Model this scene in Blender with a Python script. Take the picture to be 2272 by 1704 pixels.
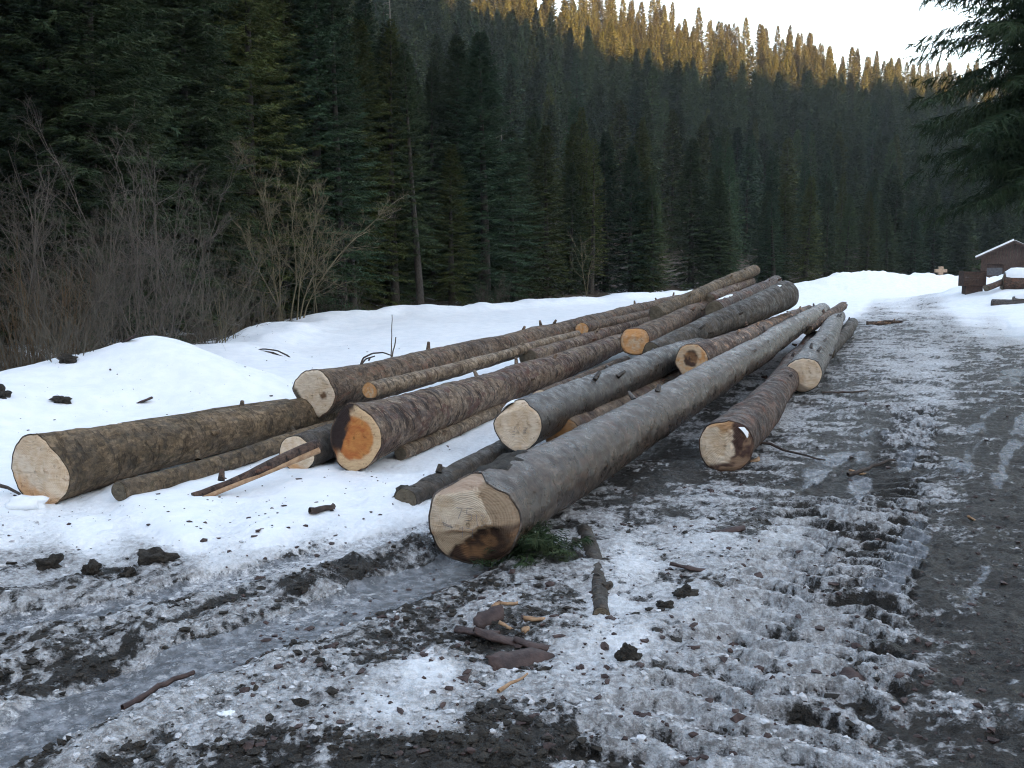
import bpy, math, random
import numpy as np
from mathutils import Vector, Matrix

for _o in list(bpy.data.objects):
    bpy.data.objects.remove(_o)
scene = bpy.context.scene
COL = scene.collection
PI = math.pi

# ------------------------------------------------------------------ camera, sky, sun, exposure
CAM_H = 1.6
PITCH = math.radians(6.993)
F_PX = 2136.0            # focal length in pixels of the 2272 px wide photograph
cam_data = bpy.data.cameras.new('camera')
cam_data.sensor_width = 36.0
cam_data.lens = 36.0 * F_PX / 2272.0
cam_data.clip_start = 0.1
cam_data.clip_end = 3000.0
cam = bpy.data.objects.new('camera', cam_data)
COL.objects.link(cam)
cam.location = (0, 0, CAM_H)
cam.rotation_euler = (PI / 2 - PITCH, 0, 0)
scene.camera = cam

SUN_EL = math.radians(7.5)
SUN_H = np.array((0.50, -0.866))          # horizontal direction towards the sun (behind the camera)
world = bpy.data.worlds.new('World')
scene.world = world
world.use_nodes = True
wn = world.node_tree
bg = wn.nodes['Background']
sky = wn.nodes.new('ShaderNodeTexSky')
sky.sky_type = 'NISHITA'
sky.sun_disc = False
sky.sun_elevation = SUN_EL
sky.sun_rotation = math.atan2(SUN_H[0], SUN_H[1])
sky.altitude = 700
sky.air_density = 1.0
sky.dust_density = 2.5
sky.ozone_density = 1.0
hs = wn.nodes.new('ShaderNodeHueSaturation')
hs.inputs['Saturation'].default_value = 0.70
wn.links.new(sky.outputs[0], hs.inputs['Color'])
wn.links.new(hs.outputs[0], bg.inputs['Color'])
bg.inputs['Strength'].default_value = 0.082

sun_data = bpy.data.lights.new('sun', 'SUN')
sun_data.energy = 5.0
sun_data.angle = math.radians(0.5)
sun_data.color = (1.0, 0.42, 0.13)
sun = bpy.data.objects.new('sun', sun_data)
COL.objects.link(sun)
_d = Vector((-SUN_H[0] * math.cos(SUN_EL), -SUN_H[1] * math.cos(SUN_EL), -math.sin(SUN_EL)))
sun.rotation_euler = _d.to_track_quat('-Z', 'Y').to_euler()
sun.location = (60, -100, 60)

vs = scene.view_settings
vs.view_transform = 'Standard'
vs.look = 'None'
vs.gamma = 1.0
vs.exposure = 3.66
vs.use_curve_mapping = False
cy = scene.cycles
cy.max_bounces = 5
cy.diffuse_bounces = 3
cy.glossy_bounces = 2
cy.transmission_bounces = 2
cy.volume_bounces = 0
cy.transparent_max_bounces = 4
cy.caustics_reflective = False
cy.caustics_refractive = False
cy.use_denoising = True
cy.filter_width = 1.1

# ------------------------------------------------------------------ helpers
rng = np.random.default_rng(11)
T2 = rng.random((256, 256)).astype(np.float32)
T3 = rng.random((64, 64, 64)).astype(np.float32)


def vn2(x, y, s=0):
    x = np.asarray(x, dtype=np.float64) + s * 17.31
    y = np.asarray(y, dtype=np.float64) + s * 9.77
    xi = np.floor(x); yi = np.floor(y)
    fx = x - xi; fy = y - yi
    fx = fx * fx * (3 - 2 * fx); fy = fy * fy * (3 - 2 * fy)
    a = xi.astype(np.int64) & 255; b = yi.astype(np.int64) & 255
    a1 = (a + 1) & 255; b1 = (b + 1) & 255
    return (T2[a, b] * (1 - fx) * (1 - fy) + T2[a1, b] * fx * (1 - fy)
            + T2[a, b1] * (1 - fx) * fy + T2[a1, b1] * fx * fy)


def fbm2(x, y, octv=4, s=0, gain=0.5):
    t = 0.0; w = 0.0; a = 1.0
    c, sn = math.cos(0.6), math.sin(0.6)
    for k in range(octv):
        t = t + a * vn2(x, y, s + k * 3.7)
        w += a; a *= gain
        x, y = (x * c - y * sn) * 2.03, (x * sn + y * c) * 2.03
    return t / w


def vn3(x, y, z, s=0):
    p = [np.asarray(q, dtype=np.float64) + s * k for q, k in ((x, 7.13), (y, 3.71), (z, 11.9))]
    i = [np.floor(q) for q in p]
    f = [q - w for q, w in zip(p, i)]
    f = [q * q * (3 - 2 * q) for q in f]
    i0 = [w.astype(np.int64) & 63 for w in i]
    i1 = [(w + 1) & 63 for w in i0]
    r = 0
    for a in (0, 1):
        for b in (0, 1):
            for c in (0, 1):
                w = ((f[0] if a else 1 - f[0]) * (f[1] if b else 1 - f[1]) * (f[2] if c else 1 - f[2]))
                r = r + w * T3[(i1 if a else i0)[0], (i1 if b else i0)[1], (i1 if c else i0)[2]]
    return r


def sst(a, b, x):
    t = np.clip((np.asarray(x, dtype=np.float64) - a) / (b - a), 0, 1)
    return t * t * (3 - 2 * t)


SP, CP = math.sin(PITCH), math.cos(PITCH)


def at(u, v, depth):
    """Point seen at photo pixel (u, v) at a depth in metres along the view axis."""
    a = (u - 1136) / F_PX; b = (852 - v) / F_PX
    return np.array((depth * a, depth * (CP + b * SP), CAM_H + depth * (-SP + b * CP)))


def onz(u, v, z=0.0):
    """Point seen at photo pixel (u, v) on the level plane at height z."""
    b = (852 - v) / F_PX
    return at(u, v, (z - CAM_H) / (-SP + b * CP))


def proj(X, Y, Z):
    dy, dz = Y, Z - CAM_H
    dep = np.maximum(dy * CP - dz * SP, 0.05)
    up = dy * SP + dz * CP
    return 1136 + F_PX * X / dep, 852 - F_PX * up / dep


def link(o, parent=None):
    COL.objects.link(o)
    if parent is not None:
        o.parent = parent
    return o


def mesh_np(name, V, F, mat=None, smooth=True):
    """Mesh data from a vertex array and one or more index arrays (n,3) or (n,4)."""
    if not isinstance(F, (list, tuple)):
        F = [F]
    F = [np.asarray(f, dtype=np.int32) for f in F if len(f)]
    me = bpy.data.meshes.new(name)
    V = np.asarray(V, dtype=np.float32).reshape(-1, 3)
    me.vertices.add(len(V))
    me.vertices.foreach_set('co', V.ravel())
    idx = np.concatenate([f.ravel() for f in F])
    tot = np.concatenate([np.full(len(f), f.shape[1], dtype=np.int32) for f in F])
    st = np.concatenate([[0], np.cumsum(tot)[:-1]]).astype(np.int32)
    me.loops.add(len(idx))
    me.loops.foreach_set('vertex_index', idx)
    me.polygons.add(len(tot))
    me.polygons.foreach_set('loop_start', st)
    me.polygons.foreach_set('use_smooth', np.full(len(tot), smooth, dtype=bool))
    me.update(calc_edges=True)
    if mat:
        me.materials.append(mat)
    return me


def obj(name, me, parent=None, loc=None):
    o = bpy.data.objects.new(name, me)
    link(o, parent)
    if loc is not None:
        o.location = loc
    return o


def tag(o, label=None, cat=None, group=None, kind=None):
    for k, v in (('label', label), ('category', cat), ('group', group), ('kind', kind)):
        if v:
            o[k] = v
    return o


def empty(name, loc, rz=0.0):
    o = bpy.data.objects.new(name, None)
    o.empty_display_size = 0.2
    o.location = loc
    o.rotation_euler = (0, 0, rz)
    return link(o)


def grid_faces(nr, nc, closed=False):
    i = np.arange(nr - 1)[:, None]
    j = np.arange(nc if closed else nc - 1)[None, :]
    j1 = (j + 1) % nc
    return np.stack([i * nc + j, i * nc + j1, (i + 1) * nc + j1, (i + 1) * nc + j], -1).reshape(-1, 4)


def norm(v):
    return v / np.maximum(np.linalg.norm(v, axis=-1, keepdims=True), 1e-9)


def tubes(P, r0, r1, sides=3):
    """P (n,m,3) polylines -> tapered tubes (V, F)."""
    n, m, _ = P.shape
    T = np.empty_like(P)
    T[:, 1:-1] = P[:, 2:] - P[:, :-2]; T[:, 0] = P[:, 1] - P[:, 0]; T[:, -1] = P[:, -1] - P[:, -2]
    T = norm(T)
    ref = np.where(np.abs(T[..., 2:3]) < 0.9, np.array((0, 0, 1.0)), np.array((1.0, 0, 0)))
    A = norm(np.cross(T, ref)); B = np.cross(T, A)
    t = np.linspace(0, 1, m)[None, :]
    r = (np.asarray(r0)[:, None] * (1 - t) + np.asarray(r1)[:, None] * t)
    ang = np.arange(sides) * 2 * PI / sides
    V = (P[:, :, None] + r[:, :, None, None] * (np.cos(ang)[None, None, :, None] * A[:, :, None]
                                               + np.sin(ang)[None, None, :, None] * B[:, :, None]))
    f = grid_faces(m, sides, True)
    Fq = (np.arange(n)[:, None, None] * (m * sides) + f[None]).reshape(-1, 4)
    return V.reshape(-1, 3), Fq


def box_vf(x0, x1, y0, y1, z0, z1):
    V = np.array([(x, y, z) for z in (z0, z1) for y in (y0, y1) for x in (x0, x1)], dtype=float)
    F = np.array([(0, 2, 3, 1), (4, 5, 7, 6), (0, 1, 5, 4), (2, 6, 7, 3), (0, 4, 6, 2), (1, 3, 7, 5)])
    return V, F


def join_vf(parts):
    Vs, Fs, o = [], [], 0
    for V, F in parts:
        Vs.append(V); Fs.append(np.asarray(F) + o); o += len(V)
    return np.concatenate(Vs), np.concatenate(Fs)


# ------------------------------------------------------------------ materials
def newmat(name):
    m = bpy.data.materials.new(name)
    m.use_nodes = True
    nt = m.node_tree
    b = nt.nodes['Principled BSDF']
    return m, nt, b


class NB:
    """Small node-building shorthand."""
    def __init__(self, nt):
        self.nt = nt

    def n(self, t, **kw):
        x = self.nt.nodes.new(t)
        for k, v in kw.items():
            setattr(x, k, v)
        return x

    def l(self, a, b):
        self.nt.links.new(a, b)

    def put(self, sock, v):
        if hasattr(v, 'is_linked'):
            self.l(v, sock)
        else:
            sock.default_value = v

    def noise(self, vec, scale, detail=3, rough=0.55, dist=0.0):
        x = self.n('ShaderNodeTexNoise')
        self.l(vec, x.inputs['Vector'])
        x.inputs['Scale'].default_value = scale
        x.inputs['Detail'].default_value = detail
        x.inputs['Roughness'].default_value = rough
        x.inputs['Distortion'].default_value = dist
        return x.outputs['Fac']

    def voro(self, vec, scale, feature='F1', out='Distance'):
        x = self.n('ShaderNodeTexVoronoi', feature=feature)
        self.l(vec, x.inputs['Vector'])
        x.inputs['Scale'].default_value = scale
        return x.outputs[out]

    def ramp(self, fac, a, b, ca=0.0, cb=1.0):
        x = self.n('ShaderNodeMapRange', interpolation_type='SMOOTHSTEP')
        self.put(x.inputs['Value'], fac)
        x.inputs['From Min'].default_value = a; x.inputs['From Max'].default_value = b
        x.inputs['To Min'].default_value = ca; x.inputs['To Max'].default_value = cb
        return x.outputs['Result']

    def math(self, op, a, b=0.0, clamp=False):
        x = self.n('ShaderNodeMath', operation=op, use_clamp=clamp)
        self.put(x.inputs[0], a); self.put(x.inputs[1], b)
        return x.outputs[0]

    def mix(self, fac, a, b, mode='MIX'):
        x = self.n('ShaderNodeMix', data_type='RGBA', blend_type=mode)
        self.put(x.inputs[0], fac)
        for s, v in ((x.inputs[6], a), (x.inputs[7], b)):
            if isinstance(v, tuple) and len(v) == 3:
                v = v + (1.0,)
            self.put(s, v)
        return x.outputs[2]

    def mapping(self, vec, scale=(1, 1, 1), loc=(0, 0, 0)):
        x = self.n('ShaderNodeMapping')
        self.l(vec, x.inputs['Vector'])
        x.inputs['Scale'].default_value = scale
        x.inputs['Location'].default_value = loc
        return x.outputs[0]

    def coord(self, which='Object'):
        return self.n('ShaderNodeTexCoord').outputs[which]

    def bump(self, h, strength, dist, normal=None):
        x = self.n('ShaderNodeBump')
        self.l(h, x.inputs['Height'])
        x.inputs['Strength'].default_value = strength
        x.inputs['Distance'].default_value = dist
        if normal is not None:
            self.l(normal, x.inputs['Normal'])
        return x.outputs[0]

    def attr(self, name):
        return self.n('ShaderNodeAttribute', attribute_name=name)


def simple_mat(name, c1, c2, scale=8.0, rough=0.8, bump=0.3, bdist=0.01, spec=0.3, stretch=(1, 1, 1)):
    m, nt, b = newmat(name)
    k = NB(nt)
    co = k.mapping(k.coord(), stretch)
    f = k.ramp(k.noise(co, scale, 4, 0.6), 0.3, 0.7)
    k.l(k.mix(f, c1, c2), b.inputs['Base Color'])
    b.inputs['Roughness'].default_value = rough
    b.inputs['Specular IOR Level'].default_value = spec
    k.l(k.bump(k.noise(co, scale * 4, 4, 0.6), bump, bdist), b.inputs['Normal'])
    return m


def bark_mat(name, c1, c2, c3, rough=0.7, dash=0.45, patch=3.0, peel=None, peel_amt=0.0, spec=0.35, mud=0.0, bump=0.9):
    m, nt, b = newmat(name)
    k = NB(nt)
    info = k.n('ShaderNodeObjectInfo')
    off = k.n('ShaderNodeVectorMath', operation='SCALE')
    off.inputs[0].default_value = (13.0, 7.0, 31.0); k.l(info.outputs['Random'], off.inputs['Scale'])
    add = k.n('ShaderNodeVectorMath', operation='ADD')
    k.l(k.coord(), add.inputs[0]); k.l(off.outputs[0], add.inputs[1])
    co = add.outputs[0]
    big = k.ramp(k.noise(k.mapping(co, (1, 1, 0.5)), patch, 5, 0.65, 0.3), 0.42, 0.58)
    col = k.mix(big, c1, c2)
    med = k.noise(k.mapping(co, (1, 1, 0.7)), 9, 6, 0.7)
    col = k.mix(k.ramp(med, 0.48, 0.62, 0.0, 0.75), col, c3)
    fine = k.noise(co, 34, 5, 0.75)
    # bark scales: every cell its own shade
    vc = k.n('ShaderNodeTexVoronoi'); k.l(k.mapping(co, (1, 1, 0.55)), vc.inputs['Vector']); vc.inputs['Scale'].default_value = 34
    sh = k.n('ShaderNodeSeparateColor'); k.l(vc.outputs['Color'], sh.inputs[0])
    val = k.math('MULTIPLY', k.ramp(sh.outputs[0], 0, 1, 0.66, 1.28), k.ramp(fine, 0.28, 0.72, 0.55, 1.4))
    cv = k.n('ShaderNodeCombineColor')
    for q in range(3):
        k.l(val, cv.inputs[q])
    col = k.mix(1.0, col, cv.outputs[0], 'MULTIPLY')
    # worn cross-wise scuffs and dark cracks
    d1 = k.noise(k.mapping(co, (4.2, 4.2, 15)), 1.0, 4, 0.65, 0.8)
    df = k.math('MULTIPLY', k.ramp(d1, 0.56, 0.60), dash)
    col = k.mix(df, col, tuple(q * 0.28 for q in c2))
    if peel:
        pf = k.math('MULTIPLY', k.ramp(k.noise(k.mapping(co, (1.6, 1.6, 0.8), (3, 5, 1)), 4.0, 5, 0.7, 0.5), 0.575, 0.60), peel_amt)
        col = k.mix(pf, col, peel)
    if mud:
        mf = k.math('MULTIPLY', k.ramp(k.noise(co, 6.0, 6, 0.75, 0.3), 0.50, 0.57), mud)
        col = k.mix(mf, col, (0.050, 0.043, 0.035))
    k.l(col, b.inputs['Base Color'])
    b.inputs['Specular IOR Level'].default_value = spec
    k.l(k.ramp(k.noise(co, 8, 5, 0.7), 0.35, 0.65, max(rough - 0.16, 0.17), min(rough + 0.28, 1.0)), b.inputs['Roughness'])
    h = k.math('ADD', k.math('MULTIPLY', fine, 1.1), k.math('MULTIPLY', sh.outputs[0], 0.35))
    h = k.math('SUBTRACT', h, k.math('MULTIPLY', k.ramp(d1, 0.55, 0.64), 0.7))
    k.l(k.bump(h, bump, 0.014), b.inputs['Normal'])
    return m


def face_mat():
    """Sawn end grain: the vertex tint carries rot, sapwood, dirt and the painted shade of one facet; rings and saw marks come on top."""
    m, nt, b = newmat('sawn_wood')
    k = NB(nt)
    co = k.coord()
    tint = k.attr('tint').outputs['Color']
    sx = k.n('ShaderNodeSeparateXYZ'); k.l(co, sx.inputs[0])
    r = k.math('SQRT', k.math('ADD', k.math('POWER', sx.outputs[0], 2.0), k.math('POWER', sx.outputs[1], 2.0)))
    rr = k.math('ADD', r, k.math('MULTIPLY', k.noise(co, 9, 3), 0.02))
    ring = k.math('SINE', k.math('MULTIPLY', rr, 620.0))
    col = k.mix(k.ramp(ring, -1, 1, 0.0, 0.16), tint, k.mix(1.0, tint, (0.62, 0.46, 0.34), 'MULTIPLY'))
    saw = k.noise(k.mapping(co, (14, 70, 14)), 1.0, 4, 0.6, 0.3)
    col = k.mix(k.ramp(saw, 0.45, 0.68, 0.0, 0.5), col, k.mix(1.0, tint, (0.66, 0.56, 0.48), 'MULTIPLY'))
    dirt = k.noise(co, 16, 5, 0.7)
    col = k.mix(k.ramp(dirt, 0.56, 0.70, 0.0, 0.7), col, k.mix(1.0, tint, (0.36, 0.28, 0.22), 'MULTIPLY'))
    k.l(col, b.inputs['Base Color'])
    b.inputs['Roughness'].default_value = 0.75
    b.inputs['Specular IOR Level'].default_value = 0.25
    k.l(k.bump(k.math('ADD', saw, k.math('MULTIPLY', ring, 0.1)), 0.8, 0.010), b.inputs['Normal'])
    return m


def needle_mat():
    m, nt, b = newmat('spruce_needles')
    k = NB(nt)
    info = k.n('ShaderNodeObjectInfo')
    co = k.coord()
    f = k.ramp(k.noise(co, 1.3, 3, 0.6), 0.3, 0.7)
    c = k.mix(f, (0.022, 0.046, 0.022), (0.044, 0.066, 0.028))
    f2 = k.ramp(k.noise(co, 9.0, 2, 0.6), 0.35, 0.75)
    c = k.mix(k.math('MULTIPLY', f2, 0.6), c, (0.062, 0.066, 0.036))
    c = k.mix(1.0, c, info.outputs['Color'], 'MULTIPLY')
    rv = k.ramp(info.outputs['Random'], 0, 1, 0.72, 1.3)
    cv = k.n('ShaderNodeCombineColor')
    for q in range(3):
        k.l(rv, cv.inputs[q])
    c = k.mix(1.0, c, cv.outputs[0], 'MULTIPLY')
    k.l(c, b.inputs['Base Color'])
    b.inputs['Roughness'].default_value = 0.75
    b.inputs['Specular IOR Level'].default_value = 0.15
    return m


def ground_mat():
    m, nt, b = newmat('snow_and_mud')
    k = NB(nt)
    geo = k.n('ShaderNodeNewGeometry')
    pos = geo.outputs['Position']
    at1 = k.attr('mask'); sp = k.n('ShaderNodeSeparateColor'); k.l(at1.outputs['Color'], sp.inputs[0])
    S, ICE, LIT = sp.outputs[0], sp.outputs[1], sp.outputs[2]
    at2 = k.attr('clean'); CLEAN = at2.outputs['Fac']
    n1 = k.noise(pos, 30, 5, 0.7)
    n2 = k.noise(pos, 110, 3, 0.6)
    nn = k.math('ADD', k.math('MULTIPLY', n1, 0.65), k.math('MULTIPLY', n2, 0.35))
    sf = k.ramp(k.math('ADD', S, k.math('MULTIPLY', k.math('SUBTRACT', nn, 0.5), 1.25)), 0.36, 0.66)
    # mud
    mudn = k.noise(pos, 14, 5, 0.65)
    mud = k.mix(k.ramp(mudn, 0.3, 0.7), (0.012, 0.011, 0.0095), (0.043, 0.037, 0.030))
    mud = k.mix(k.ramp(n1, 0.60, 0.75, 0.0, 0.7), mud, (0.062, 0.050, 0.038))
    mud = k.mix(k.ramp(k.noise(pos, 55, 3, 0.7), 0.66, 0.76, 0, 0.8), mud, (0.045, 0.022, 0.018))
    ICE = k.ramp(k.math('ADD', ICE, k.math('MULTIPLY', k.math('SUBTRACT', nn, 0.5), 1.6)), 0.30, 0.62)
    # ice
    ice = k.mix(k.ramp(k.noise(pos, 16, 6, 0.75), 0.4, 0.66), (0.075, 0.080, 0.086), (0.25, 0.26, 0.28))
    ground = k.mix(ICE, mud, ice)
    # snow
    dirty = k.mix(k.ramp(k.noise(pos, 26, 6, 0.75), 0.38, 0.62), (0.30, 0.29, 0.285), (0.70, 0.71, 0.73))
    clean = k.mix(k.ramp(k.noise(pos, 5, 4, 0.6), 0.3, 0.7), (0.76, 0.79, 0.82), (0.84, 0.86, 0.88))
    clean = k.mix(k.ramp(k.noise(pos, 60, 2, 0.5), 0.73, 0.77, 0, 0.7), clean, (0.22, 0.19, 0.16))
    snow = k.mix(CLEAN, dirty, clean)
    col = k.mix(sf, ground, snow)
    litter = k.mix(k.ramp(k.noise(pos, 6, 5, 0.7), 0.35, 0.65), (0.030, 0.022, 0.014), (0.075, 0.055, 0.036))
    col = k.mix(LIT, col, litter)
    k.l(col, b.inputs['Base Color'])
    ro = k.ramp(mudn, 0.3, 0.7, 0.26, 0.72)
    ro = k.mix(ICE, ro, (0.2, 0.2, 0.2))
    ro = k.mix(sf, ro, (0.75, 0.75, 0.75))
    ro = k.mix(LIT, ro, (1, 1, 1))
    k.l(ro, b.inputs['Roughness'])
    b.inputs['Specular IOR Level'].default_value = 0.32
    h = k.math('ADD', k.math('MULTIPLY', n1, 1.0), k.math('MULTIPLY', n2, 0.5))
    h = k.math('ADD', h, k.math('MULTIPLY', sf, 0.25))
    st = k.math('SUBTRACT', 1.0, k.math('MULTIPLY', k.math('MAXIMUM', CLEAN, k.math('MULTIPLY', ICE, 0.8)), 0.85))
    bp = k.n('ShaderNodeBump')
    k.l(h, bp.inputs['Height']); k.l(st, bp.inputs['Strength']); bp.inputs['Distance'].default_value = 0.045
    k.l(bp.outputs[0], b.inputs['Normal'])
    return m


M_GROUND = ground_mat()
M_NEEDLE = needle_mat()
M_FACE = face_mat()
M_TRUNK = simple_mat('spruce_trunk_bark', (0.035, 0.030, 0.025), (0.085, 0.075, 0.064), 5, 0.9, 0.6, 0.02, stretch=(3, 3, 1))
M_TWIG = simple_mat('bare_twigs', (0.060, 0.052, 0.040), (0.12, 0.104, 0.080), 3, 0.85, 0.1)
M_TWIGGREY = simple_mat('grey_twigs', (0.066, 0.055, 0.045), (0.13, 0.110, 0.092), 3, 0.85, 0.1)
M_TWIGPALE = simple_mat('pale_twigs', (0.10, 0.085, 0.052), (0.18, 0.155, 0.096), 3, 0.85, 0.1)
M_TWIGRED = simple_mat('willow_shoots', (0.060, 0.036, 0.018), (0.105, 0.070, 0.034), 3, 0.8, 0.1)
M_DEAD = simple_mat('dead_trunk_bark', (0.10, 0.088, 0.075), (0.20, 0.18, 0.155), 5, 0.9, 0.5, 0.02, stretch=(3, 3, 1))
M_STICK = simple_mat('dark_stick_bark', (0.03, 0.022, 0.018), (0.075, 0.055, 0.045), 14, 0.8, 0.5)
M_CHIP = simple_mat('fresh_wood_chip', (0.26, 0.15, 0.08), (0.42, 0.28, 0.17), 20, 0.7, 0.3)
M_BARKBIT = simple_mat('loose_bark', (0.030, 0.019, 0.018), (0.075, 0.048, 0.042), 18, 0.6, 0.5)
M_CLOD = simple_mat('mud_clod', (0.022, 0.019, 0.016), (0.066, 0.056, 0.044), 26, 0.75, 1.0, 0.03)
M_LUMP = simple_mat('dirty_snow_lump', (0.36, 0.355, 0.36), (0.66, 0.67, 0.69), 25, 0.75, 0.6, 0.01)
M_SNOW = simple_mat('snow', (0.78, 0.81, 0.84), (0.84, 0.86, 0.88), 5, 0.75, 0.3, 0.01)
M_PENCIL = simple_mat('pencil_mark', (0.20, 0.18, 0.19), (0.27, 0.24, 0.24), 40, 0.8, 0.0)
M_PLANK = simple_mat('hut_plank', (0.040, 0.026, 0.021), (0.080, 0.050, 0.038), 4, 0.8, 0.4, 0.01, stretch=(6, 6, 0.8))
M_DARKW = simple_mat('dark_wood', (0.03, 0.018, 0.014), (0.065, 0.04, 0.03), 6, 0.8, 0.4)
M_ROOF = simple_mat('roof_boards', (0.06, 0.05, 0.045), (0.12, 0.10, 0.09), 5, 0.8, 0.3)
M_PANEL = simple_mat('grey_shutter', (0.06, 0.062, 0.07), (0.10, 0.10, 0.11), 5, 0.6, 0.2)
M_CROSSW = simple_mat('weathered_timber', (0.26, 0.19, 0.13), (0.38, 0.29, 0.21), 8, 0.8, 0.3)

# ------------------------------------------------------------------ terrain
EDGE = np.array([(-40, -260), (-16, -60), (-8.5, -6), (-7.2, 4), tuple(onz(0, 888)[:2]), tuple(onz(215, 838)[:2]), tuple(onz(480, 764)[:2]),
                 tuple(onz(690, 712)[:2]), tuple(onz(960, 694)[:2]), tuple(onz(1430, 658)[:2]),
                 (19.0, 66.0), (33.0, 86.0), (56.0, 112.0), (86.0, 126.0), (190.0, 150.0), (420.0, 190.0)])


def seg_dist(X, Y, P, signed=False):
    """Distance to a polyline, arc length of the foot point and (optionally) the side: + on the left of the walk."""
    best = np.full(X.shape, 1e9); arc = np.zeros(X.shape); sg = np.ones(X.shape)
    s0 = 0.0
    for (ax, ay), (bx, by) in zip(P[:-1], P[1:]):
        dx, dy = bx - ax, by - ay
        L = math.hypot(dx, dy)
        t = np.clip(((X - ax) * dx + (Y - ay) * dy) / (L * L), 0, 1)
        ex, ey = X - (ax + t * dx), Y - (ay + t * dy)
        d = np.sqrt(ex * ex + ey * ey)
        w = d < best
        best = np.where(w, d, best)
        arc = np.where(w, s0 + t * L, arc)
        sg = np.where(w, np.where(dx * ey - dy * ex >= 0, 1.0, -1.0), sg)
        s0 += L
    return (best * sg if signed else best), arc


def pix_line(pts):
    return np.array([onz(u, v)[:2] for u, v in pts])


RUT_A = pix_line([(-260, 1425), (-60, 1395), (120, 1362), (350, 1318), (600, 1258), (850, 1195), (980, 1160)])
RUT_B = pix_line([(-250, 1740), (60, 1610), (330, 1480), (560, 1412), (760, 1338), (960, 1262), (1080, 1222)])
RUT_C = pix_line([(-60, 1530), (120, 1490), (260, 1450)])
LUG_1 = pix_line([(1330, 1780), (1440, 1640), (1540, 1520), (1650, 1380), (1745, 1250), (1830, 1110)])
LUG_2 = pix_line([(1700, 1800), (1790, 1640), (1850, 1500), (1905, 1330), (1950, 1200), (2000, 1050), (2030, 900)])
BERM_1 = pix_line([(-220, 1362), (0, 1335), (190, 1292), (380, 1252)])
BERM_2 = pix_line([(-200, 1450), (60, 1418), (300, 1395), (470, 1345), (700, 1290), (950, 1222)])
DARK_1 = pix_line([(1640, 1180), (1800, 1110), (1960, 1045)])
BANK = np.array([tuple(onz(1690, 656)[:2]), tuple(at(1800, 655, 55)[:2]), tuple(at(1880, 655, 56)[:2]), tuple(at(1990, 655, 57)[:2]),
                 tuple(at(2140, 655, 58)[:2]), tuple(at(2290, 655, 60)[:2])])
MOUND = at(385, 850, 11.6)[:2]
RBANK = at(2255, 650, 38)[:2]

# snow cover painted by eye from the photograph: pixel of a ground point -> cover 0..1
_C = {
    1690: '0:.45 300:.4 600:.25 850:.12 1000:.06 1150:.2 1300:.35 1500:.5 1700:.45 1900:.3 2100:.15 2272:.1',
    1580: '0:.5 200:.5 400:.55 600:.58 850:.68 950:.62 1100:.25 1250:.3 1400:.42 1600:.5 1800:.35 2000:.2 2272:.12',
    1500: '0:.3 150:.32 350:.45 600:.5 800:.48 960:.75 1100:.55 1300:.48 1450:.35 1600:.42 1800:.4 2000:.16 2200:.1',
    1430: '0:.3 150:.28 300:.4 450:.42 600:.38 800:.42 1000:.48 1100:.15 1200:.5 1400:.68 1550:.52 1700:.42 1850:.4 2000:.2 2200:.1',
    1340: '0:.55 100:.55 250:.4 400:.4 500:.45 650:.45 850:.4 1000:.45 1200:.55 1350:.72 1500:.68 1650:.58 1800:.48 1950:.3 2100:.15 2250:.1',
    1260: '0:.5 150:.5 350:.5 500:.75 650:.68 800:.5 900:.5 1250:.35 1400:.72 1550:.62 1700:.6 1900:.38 2100:.15 2250:.1',
    1180: '0:.8 200:.85 400:.95 600:.9 800:.85 900:.78 1300:.45 1450:.52 1600:.66 1750:.62 1900:.3 2000:.18 2200:.1',
    1100: '0:1 350:1 700:.97 850:.88 1400:.3 1550:.5 1700:.55 1850:.35 1950:.12 2050:.3 2250:.1',
    1020: '0:1 400:1 800:.85 950:.82 1050:.78 1500:.2 1700:.5 1850:.25 2000:.22 2200:.12',
    950: '0:1 400:1 1000:.88 1600:.3 1750:.45 1850:.4 1950:.2 2050:.35 2200:.12',
    870: '0:1 500:1 1000:1 1600:.3 1850:.35 1950:.4 2080:.56 2140:.25 2250:.18',
    790: '0:1 500:1 1000:1 1500:.5 1880:.35 2000:.48 2075:.6 2150:.3 2250:.25',
    730: '0:1 500:1 1000:1 1400:1 1700:.6 1900:.32 2000:.38 2100:.42 2200:.7 2272:.9',
    690: '0:1 500:1 1000:1 1500:1 1800:.9 1880:.9 1950:.5 2050:.55 2150:.9 2250:1',
    668: '1000:1 1500:1 1800:1 1900:1 1960:.85 2050:.75 2130:.9 2250:1', 655: '1000:1 1500:1 1800:1 1900:1 1960:1 2050:.98 2130:1 2250:1',
    645: '1000:1 1500:1 1800:1 2000:1 2150:1 2272:1', 615: '1000:1 1800:1 2272:1'}
_cu, _cv, _cs = [], [], []
for _v, _t in _C.items():
    for _q in _t.split():
        _a, _b = _q.split(':')
        _cu.append(float(_a)); _cv.append(float(_v)); _cs.append(float(_b))
_cu, _cv, _cs = map(np.array, (_cu, _cv, _cs))
LU = np.linspace(-300, 2560, 180); LV = np.linspace(600, 1800, 140)
_gu, _gv = np.meshgrid(LU, LV, indexing='ij')
_w = 1.0 / ((((_gu[..., None] - _cu) / 1.25) ** 2 + ((_gv[..., None] - _cv) * 1.15) ** 2) + 12.0 ** 2) ** 1.7
S_LAT = (_w * _cs).sum(-1) / _w.sum(-1)


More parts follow.
